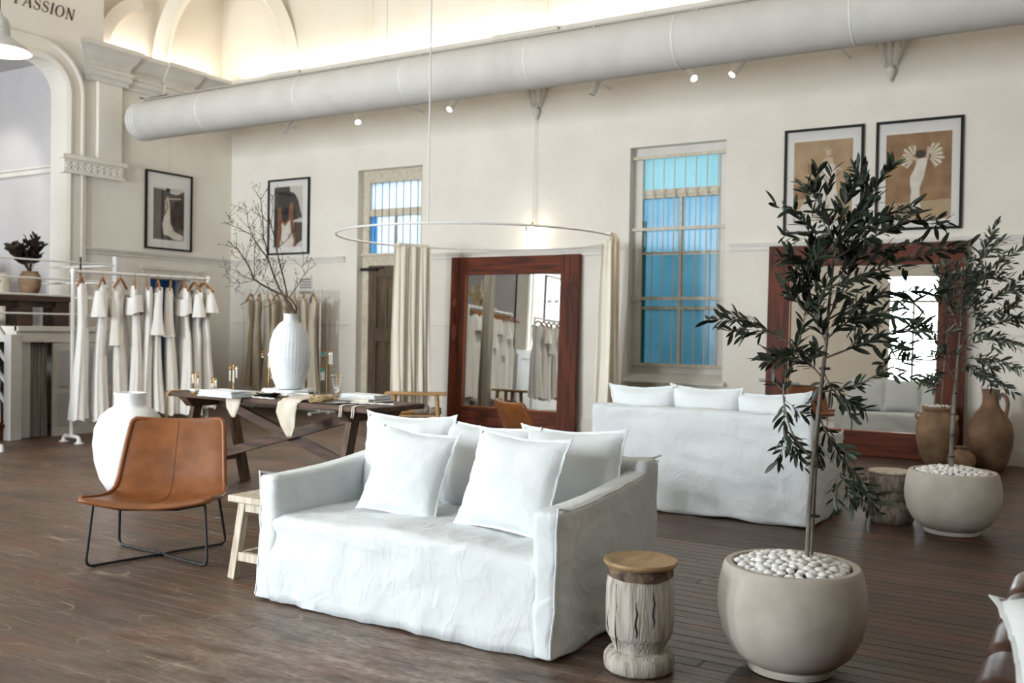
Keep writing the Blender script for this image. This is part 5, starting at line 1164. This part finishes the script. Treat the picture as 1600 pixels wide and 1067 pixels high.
def pile(name, label, cat, c, w, d_, h, m, seed, n=3):
    r = root(name, label, cat, tl(*c), TA + .05 * math.sin(seed))
    for k in range(n):
        bm = soft_box(-w / 2 + .006 * k, w / 2 - .008 * k, -d_ / 2 + .004 * k, d_ / 2 - .006 * k, .001 + h / n * k, h / n * (k + 1), h / n * .45, .03, lambda p: Vector((p.x, p.y, max(.0015, p.z + .004 * nz((p.x * 14 + seed, p.y * 14, k))))))
        bm_obj('fold', bm, m, r)
    return r
# vase with bare branches on a draped board
BV = inv((-5.47, 5.60)); bd = root('serving_board', 'thick round wooden board under the ridged white vase', 'board', tl(BV.x, BV.y))
MB().lathe([(.19, 0), (.2, .008), (.2, .04), (.195, .046), (.003, .046)], 36).build('disc', 'oak', bd, smooth=40)
ms = MB().lathe([(.215, .025), (.212, .045), (.2, .052), (.1, .051), (.003, .051)], 48, fn=lambda r, z, t, i: (r * (1 + .03 * math.sin(7 * t)), z + (.014 * math.sin(9 * t + 1) if i < 2 else .003 * math.sin(6 * t) if i == 2 else 0)), capb=False).build('muslin_cloth', 'linen_white', smooth=70, loc=tl(BV.x, BV.y)); tag(ms, 'crumpled white muslin spread over the round board under the vase', 'cloth')
bvz = TZ + .054; bv = root('ridged_vase', 'white ridged egg-shaped vase holding bare branches on the trestle table', 'vase', tl(BV.x, BV.y) + Vector((0, 0, .054)))
MB().lathe([(.085, 0), (.1, .006), (.128, .08), (.15, .17), (.160, .27), (.155, .36), (.13, .45), (.09, .51), (.056, .535), (.05, .55), (.05, .58), (.054, .592), (.04, .592), (.036, .55)], 108, fn=lambda r, z, t, i: (r * (1 + (.012 if 0 < i < 8 else 0) * math.sin(36 * t + 2.2 * math.sin(z * 9 + t))), z)).build('body', 'ceramic_ridged', bv, smooth=60)
br = root('bare_branches', 'bare twiggy brown branches with tiny buds in the ridged vase', 'branches', tl(BV.x, BV.y) + Vector((0, 0, .6)))
bdep = (tl(BV.x, BV.y) - Vector((0, 0, CAM_H))).dot(Fv) + .0
def zp(x, y_): return (350 + x / 5.08, 290 + y_ / 5.08)
TW = [([(565, 1020), (530, 950), (470, 870), (400, 840), (290, 780), (235, 740), (210, 670), (170, 590), (110, 510), (30, 440)], .016), ([(555, 1020), (500, 930), (440, 820), (390, 700), (345, 570), (270, 480), (215, 390), (120, 340), (0, 290)], .012),
      ([(565, 1020), (575, 970), (540, 910), (505, 880), (470, 720), (440, 610), (420, 520), (405, 420), (370, 310), (300, 245), (230, 210)], .012), ([(350, 570), (335, 480), (310, 400), (310, 300), (292, 110), (225, 10)], .008), ([(292, 110), (345, 20)], .004),
      ([(520, 885), (575, 810), (640, 700), (695, 645)], .006), ([(640, 700), (620, 640), (660, 590)], .003), ([(550, 1010), (405, 930), (340, 960), (300, 970)], .006), ([(405, 930), (380, 850), (340, 780), (300, 680)], .004),
      ([(290, 780), (250, 860), (210, 900), (135, 950)], .004), ([(245, 750), (140, 775), (50, 770), (30, 690)], .004), ([(235, 745), (130, 710), (50, 660)], .004), ([(215, 390), (190, 300), (180, 200), (160, 135)], .004), ([(180, 230), (230, 170)], .003), ([(180, 230), (125, 180)], .003),
      ([(70, 310), (50, 250), (20, 230)], .003), ([(170, 590), (200, 500), (205, 430)], .003), ([(240, 730), (240, 560), (250, 480), (235, 330)], .004), ([(170, 590), (90, 570), (55, 520)], .003), ([(100, 500), (100, 380)], .003), ([(420, 500), (500, 430), (540, 370)], .004),
      ([(370, 310), (390, 200), (385, 75)], .004), ([(365, 300), (310, 400)], .003), ([(340, 560), (420, 610)], .003), ([(400, 720), (460, 680), (475, 620)], .003), ([(470, 860), (450, 770), (380, 760)], .003), ([(230, 740), (290, 640), (270, 590)], .003), ([(300, 760), (345, 640), (330, 590)], .003), ([(590, 1000), (600, 900)], .003), ([(120, 740), (60, 800), (100, 830)], .003), ([(585, 790), (570, 680)], .003), ([(240, 860), (170, 910)], .002), ([(320, 450), (290, 370), (300, 300)], .003)]
b = MB(); bud = MB(); rg3 = random.Random(9); O_ = Vector(br.location)
for pts, r0 in TW:
    n = len(pts); o1 = rg3.uniform(-.35, .35) if r0 < .01 else rg3.uniform(-.15, .15); P_ = []
    for k, p in enumerate(pts): t_ = (1020 - p[1]) / 1020; P_.append(cam_pt(*zp(*p), bdep + .25 * t_ * math.sin(p[0] * .011 + p[1] * .004)) - O_)
    b.tube(P_, [max(.0014, r0 * .72 * (1 - .72 * k / (n - 1))) for k in range(n)], 6)
    if n > 2:
        for k in range(1, n):
            for _ in range(2):
                t_ = rg3.random(); p0 = P_[k - 1].lerp(P_[k], t_); dd = (P_[k] - P_[k - 1]).normalized() * .7 + Vector((rg3.uniform(-1, 1), rg3.uniform(-1, 1), rg3.uniform(-.4, .9))) * .8
                if p0.z < .22: continue
                dd.normalize(); L_ = rg3.uniform(.05, .15); q1 = p0 + dd * L_ * .55 + Vector((rg3.uniform(-.012, .012), 0, rg3.uniform(0, .015))); q2 = p0 + dd * L_ + Vector((0, 0, .012))
                b.tube([p0, q1, q2], [.0019, .0015, .0009], 5); bud.lathe([(.001, -.005), (.0045, 0), (.001, .006)], 5, Matrix.Translation(q2)); q3 = q1 + Vector((rg3.uniform(-.03, .03), rg3.uniform(-.03, .03), .03)); b.tube([q1, q3], .0009, 4); bud.lathe([(.001, -.004), (.004, 0), (.001, .005)], 5, Matrix.Translation(q3))
    if r0 < .006:
        for k in range(3): e = P_[-1] + Vector((rg3.uniform(-.02, .02), rg3.uniform(-.02, .02), rg3.uniform(-.03, .02))); bud.lathe([(.001, -.005), (.0045, 0), (.001, .006)], 5, Matrix.Translation(e)); b.tube([P_[-1], e], .0008, 3)
b.build('twigs', 'twig_brown', br, smooth=60); o = bud.build('buds', 'twig_brown', br); o['kind'] = 'stuff'
# linens
a = inv((-5.93, 5.17)); pile('folded_linen', 'pile of folded white linen at the left of the trestle table', 'linen', (a.x + .2, a.y + .03), .40, .22, .05, 'linen_white', 1)
a = inv((-4.68, 5.52)); pile('folded_linen', 'white cloth bundle on a tray at the right of the trestle table', 'linen', (a.x + .02, a.y + .04), .36, .2, .055, 'linen_white', 2)
tr_ = tag(modifier_bevel(MB().box(-.09, .09, -.05, .05, 0, .03).build('paper_box', 'linen_beige', loc=tl(.80, .02), rotz=TA), .003, 1), 'small beige box at the right end of the white cloth bundle', 'box')
drape('linen_napkin', 'beige linen napkin with its corner hanging off the table, nearer the leather chair', 'napkin', [(-.42, -.02, -.02, .012), (-.40, -.06, -.15, .02), (-.36, -.14, -.27, .006), (-.35, -.17, -.318, -.01), (-.33, -.19, -.325, -.08), (-.27, -.24, -.325, -.155)], 'linen_beige', 1)
drape('linen_napkin', 'beige linen napkin hanging long over the middle of the table front', 'napkin', [(.30, .52, -.08, .03), (.28, .50, -.18, .02), (.27, .48, -.28, .006), (.26, .46, -.318, -.01), (.25, .455, -.33, -.08), (.30, .45, -.33, -.18), (.36, .42, -.33, -.255)], 'linen_beige', 3)
# bowls, plate, wreath
def bowl(name, label, c, r, h, m): o = MB().lathe([(r * .5, 0), (r * .55, .004), (r * .85, h * .6), (r, h), (r * .97, h), (r * .8, h * .6), (r * .4, .008), (.002, .007)], 28).build(name, m, smooth=40, loc=tl(*c)); return tag(o, label, 'bowl')
bowl('bowl', 'shallow black bowl in front of the ridged vase', (-.08, -.13), .10, .035, 'black_cloth'); bowl('bowl', 'shallow white bowl right of the black bowl on the table', (.17, -.06), .085, .035, 'ceramic_white')
o = MB().lathe([(.04, 0), (.075, .004), (.085, .012), (.08, .012), (.05, .007), (.002, .006)], 28).build('plate', 'slate', smooth=40, loc=tl(.74, -.20)); tag(o, 'small grey plate in front of the white cloth bundle', 'plate')
w_ = MB(); rg3 = random.Random(4)
for k in range(22):
    rr = rg3.uniform(.05, .085); ph = rg3.uniform(0, 6.3); zz = rg3.uniform(.012, .04); w_.tube([((rr + .012 * math.sin(3 * t + ph)) * math.cos(t), (rr + .012 * math.sin(3 * t + ph)) * math.sin(t), zz + .012 * math.sin(2 * t + ph)) for t in [q_ * PI / 12 for q_ in range(24)]], .003, 5, closed=True)
tag(w_.build('raffia_coil', 'raffia', smooth=60, loc=tl(.585, -.20)), 'loose coil of golden raffia near the hanging napkin', 'raffia')
b = MB()
for k in range(34): b.lathe([(.001, 0), (.006, .004), (.006, .009), (.001, .013)], 6, Matrix.Translation(Matrix.Rotation(0, 3, 'Z') @ Vector((-.26 + .0085 * k, -.272 + .008 * math.sin(k * .6), 0))))
tag(b.build('bead_string', 'bead_white', smooth=60, loc=tl(.12, .0), rotz=TA), 'string of white beads lying along the table front edge', 'necklace')
b = MB()
for k in range(60): b.lathe([(.001, 0), (.006, .004), (.006, .008), (.001, .012)], 6, Matrix.Translation((-.16 + .0058 * k, -.1 + .0022 * k + .006 * math.sin(k * .5), 0)))
tag(b.build('bead_belt', 'bead_white', smooth=60, loc=tl(.92, -.02), rotz=TA), 'beaded white belt laid along the right end of the table', 'belt')
for k, x in enumerate((.90, 1.02)):
    b = MB()
    for e in (0, .018): b.tube([(x + e, -.20, .004), (x + e, -.29, .006), (x + e, -.318, .0), (x + e + .004, -.324, -.04), (x + e - .004, -.324, -.075)], .0045, 6)
    tag(b.build('ribbon_loop', 'ribbon', smooth=60, loc=tl(0, 0), rotz=TA), 'looped white ribbon over the table edge, %s of the two' % ('left', 'right')[k], 'ribbon', 'ribbons over the table edge')
b = MB(); b.tube([(-1.08, -.2, .005), (-1.11, -.3, .006), (-1.12, -.325, -.02), (-1.125, -.33, -.2), (-1.12, -.328, -.3)], .006, 6); b.tube([(-1.06, -.2, .005), (-1.09, -.3, .006), (-1.10, -.325, -.02), (-1.10, -.33, -.25)], .005, 6)
tag(b.build('hanging_ribbon', 'raffia', smooth=60, loc=tl(0, 0), rotz=TA), 'thin beige ribbon hanging off the left end of the table', 'ribbon')
# jewellery stands
def tstand(label, c, h, bars, items, cat='jewellery stand'):
    r = root('jewellery_stand', label, cat, tl(*c), TA, 'brass jewellery stands on the table')
    MB().lathe([(.04, 0), (.04, .005), (.006, .008)], 18).build('base', 'brass', r, smooth=40); MB().tube([(0, 0, .004), (0, 0, h)], .0035, 8).build('stem', 'brass', r)
    for z, w in bars: MB().tube([(-w, 0, z), (w, 0, z)], .003, 8).build('arm', 'brass', r)
    for x, z, kind, L, m_ in items:
        if kind == 'e':
            b = MB(); b.tube([(x, 0, z), (x, 0, z - .018)], .0012, 5); b.lathe([(.001, -.02), (.010, -.008), (.010, .004), (.001, .014)], 8, Matrix.Translation((x, 0, z - .026))); e_ = b.build('earring', m_, r, smooth=60)
            b = MB()
            for q_ in (-.007, -.0025, .0025, .007): b.tube([(x + q_, 0, z - .034), (x + q_ * 1.4, 0, z - .034 - L)], .0016, 5)
            b.build('tassel', 'bead_white', e_)
        else:
            b = MB(); n = 18
            for q_ in range(n + 1):
                t = q_ / n; xx = x + (t - .5) * 2 * kind; zz = z - L * math.sin(PI * t) ** .8; b.lathe([(.0005, -.005), (.0055, 0), (.0005, .005)], 6, Matrix.Translation((xx, -.004, zz)))
            b.build('necklace', m_, r, smooth=60)
a = inv((-6.25, 5.3)); tstand('small brass earring stand at the left end of the table', (a.x + .02, a.y + .02), .16, [(.16, .05)], [(-.03, .16, 'e', .05, 'bead_white'), (.03, .16, 'e', .06, 'brass')])
a = inv((-6.1, 5.38)); tstand('low brass earring stand second from the left end of the table', (a.x + .02, a.y), .12, [(.12, .045)], [(-.025, .12, 'e', .04, 'brass'), (.025, .12, 'e', .04, 'bead_white')])
a = inv((-6.12, 5.58)); tstand('brass stand with dangling gold earrings behind the white linen pile', (a.x + .02, a.y + .02), .22, [(.22, .06)], [(-.045, .22, 'e', .1, 'brass'), (.0, .22, 'e', .11, 'brass'), (.04, .22, 'e', .07, 'bead_white')])
a = inv((-5.80, 5.70)); tstand('tall brass stand with gold comb and white tassels left of the ridged vase', (a.x, a.y), .34, [(.34, .11)], [(-.08, .34, 'e', .02, 'brass'), (.0, .34, 'e', .1, 'bead_white'), (.035, .34, 'e', .1, 'bead_white'), (.05, .24, .045, .12, 'bead_white'), (.0, .30, .02, .25, 'brass')])
a = inv((-5.28, 5.80)); tstand('tall two-tier brass stand with turquoise earrings right of the ridged vase', (a.x + .02, a.y), .36, [(.36, .10), (.23, .09)], [(-.055, .36, 'e', .01, 'turquoise'), (-.03, .36, 'e', .01, 'turquoise'), (.03, .36, 'e', .075, 'bead_white'), (.055, .36, 'e', .075, 'bead_white'), (-.06, .23, 'e', .075, 'turquoise'), (-.035, .23, 'e', .075, 'turquoise')])
a = inv((-4.98, 5.55)); tstand('brass stand with white bead necklaces near the white cloth bundle', (a.x + .03, a.y + .02), .20, [(.18, .065)], [(-.0, .18, .055, .13, 'bead_white'), (.0, .18, .04, .10, 'bead_white'), (.02, .18, .03, .12, 'bead_white')])
for k, (x, y_) in enumerate(((-1.0, -.15), (-.93, -.19), (-.86, -.13))):
    o = MB().lathe([(.018, 0), (.032, .004), (.034, .016), (.03, .018), (.002, .012)], 18).build('trinket_dish', 'ceramic_white', smooth=40, loc=tl(x, y_)); tag(o, 'tiny white trinket dish at the left table end, %s of three' % ('leftmost', 'middle', 'rightmost')[k], 'dish', 'trinket dishes on the table')

# ------------------------------------------------------------------ on the stage
sb = root('stage_bench', 'dark timber bench table on the stage carrying a clay vase', 'bench', (-11.6, 6.95, SZ + .001))
modifier_bevel(MB().box(-.2, .2, -.75, .78, .31, .38).build('top', 'stage_bench_wood', sb), .006, 1)
for y_ in (-.6, .18, .68): MB().box(-.16, .16, y_ - .08, y_ + .08, 0, .31).build('leg', 'stage_bench_wood', sb)
MB().box(-.1, .1, -.72, .74, .24, .31).build('apron', 'stage_bench_wood', sb)
v = root('clay_vase', 'brown clay vase on the stage bench holding dark foliage', 'vase', (-11.6, 7.27, SZ + .38)); MB().lathe([(.07, 0), (.08, .005), (.115, .08), (.135, .17), (.125, .25), (.1, .29), (.092, .3), (.1, .31), (.085, .31), (.08, .28)], 28).build('body', 'terracotta', v, smooth=50)
dfl = root('dark_foliage', 'dark burgundy leafy bunch in the clay vase on the stage', 'plant', (-11.6, 7.27, SZ + .66)); b = MB(); st_ = MB(); rg4 = random.Random(2)
for k in range(20):
    a = rg4.uniform(-1.5, .8) if k else 0; tip = Vector((rg4.uniform(-.12, .12), .24 * math.sin(a), .16 + .26 * math.cos(a) * rg4.uniform(.6, 1.1))); st_.tube([(0, 0, 0), tip * .5 + Vector((0, 0, .03)), tip], .004, 5)
    for q_ in range(13):
        t = .35 + .65 * q_ / 12; p = tip * t + Vector((0, 0, .03 * (1 - t))); d_ = tip.normalized() * .8 + Vector((rg4.uniform(-1, 1), rg4.uniform(-1, 1), rg4.uniform(-.3, .6))) * .8; b.add([(x, y_ * 2.4, z) for x, y_, z in LV], LF, leaf_matrix(p, d_, rg4.uniform(-1, 1), rg4.uniform(.07, .11)))
st_.build('stems', 'twig_brown', dfl); o = b.build('leaves', 'leaf_dark', dfl, fix=False); o['kind'] = 'stuff'
cs = root('stage_armchair', 'cream upholstered armchair on the stage behind the clay vase', 'armchair', (-13.3, 7.2, SZ))
bm_obj('seat', soft_box(-.4, .4, -.5, .45, .05, .48, .06, .12), 'linen_beige', cs); bm_obj('back', soft_box(-.55, -.35, -.5, .55, .05, .95, .07, .12), 'linen_beige', cs); bm_obj('arm', soft_box(-.4, .45, .42, .6, .05, .72, .07, .12), 'linen_beige', cs); bm_obj('arm', soft_box(-.4, .45, -.65, -.47, .05, .72, .07, .12), 'linen_beige', cs)
pv = root('pampas_vase', 'tall clay vase of dried pampas plumes on the stage, seen in the smaller mirror', 'vase', (-11.75, 4.75, SZ)); MB().lathe([(.1, 0), (.12, .01), (.16, .2), (.2, .42), (.19, .55), (.13, .64), (.12, .68), (.14, .7), (.11, .7)], 28).build('body', 'terracotta', pv, smooth=50)
pp = root('pampas_plumes', 'dried beige pampas plumes in the tall stage vase', 'plant', (-11.75, 4.75, SZ + .68)); rg5 = random.Random(8)
for k in range(7):
    a = k * .9; ln = Vector((.28 * math.cos(a), .32 * math.sin(a), 1)).normalized(); L = rg5.uniform(.55, .85)
    MB().tube([ln * .0, ln * L], .004, 5).build('stalk', 'pampas', pp); MB().tube([ln * L * (.45 + .55 * t / 8) + Vector((.02 * math.sin(t), .02 * math.cos(t * 1.3), 0)) for t in range(9)], [.01, .04, .06, .068, .065, .055, .045, .03, .008], 9).build('plume', 'pampas', pp, smooth=60)
# low stool between the two sofas (seen in the big mirror)
s = root('folding_stool', 'dark folding wooden stool between the two sofas', 'stool', (-3.1, 5.85, 0))
MB().box(-.22, .22, -.17, .17, .40, .425).build('seat', 'table_wood', s)
for sy in (-.15, .15): MB().bar((-.2, sy, 0), (.2, sy, .40), .03, .03).build('leg', 'table_leg_wood', s); MB().bar((.2, sy * .85, 0), (-.2, sy * .85, .40), .03, .03).build('leg', 'table_leg_wood', s)

# ------------------------------------------------------------------ leather daybed and cushion in the near right corner
db = root('leather_daybed', 'dark brown channelled leather daybed in the near right corner', 'daybed', (.2, 3.0, 0))
for k in range(8):
    y0 = -1.75 + k * .375
    bm_obj('channel', soft_box(-.48, .5, y0, y0 + .375, .14, .46, .075, .06, lambda p: Vector((p.x, p.y, p.z))), 'leather_brown', db)
MB().box(-.42, .46, -1.72, 1.22, .1, .16).build('base', 'table_wood', db)
for sx in (-.38, .42):
    for sy in (-1.65, 1.15): MB().tube([(sx, sy, .1), (sx, sy, 0)], [.025, .018], 10).build('leg', 'table_wood', db)
pillow('scatter_cushion', None, Mx((.105, 2.52, .545), .20, -1.36, .0), .50, .46, .13, seed=8.8, label='white cushion lying on the brown leather daybed at lower right', cat='cushion')
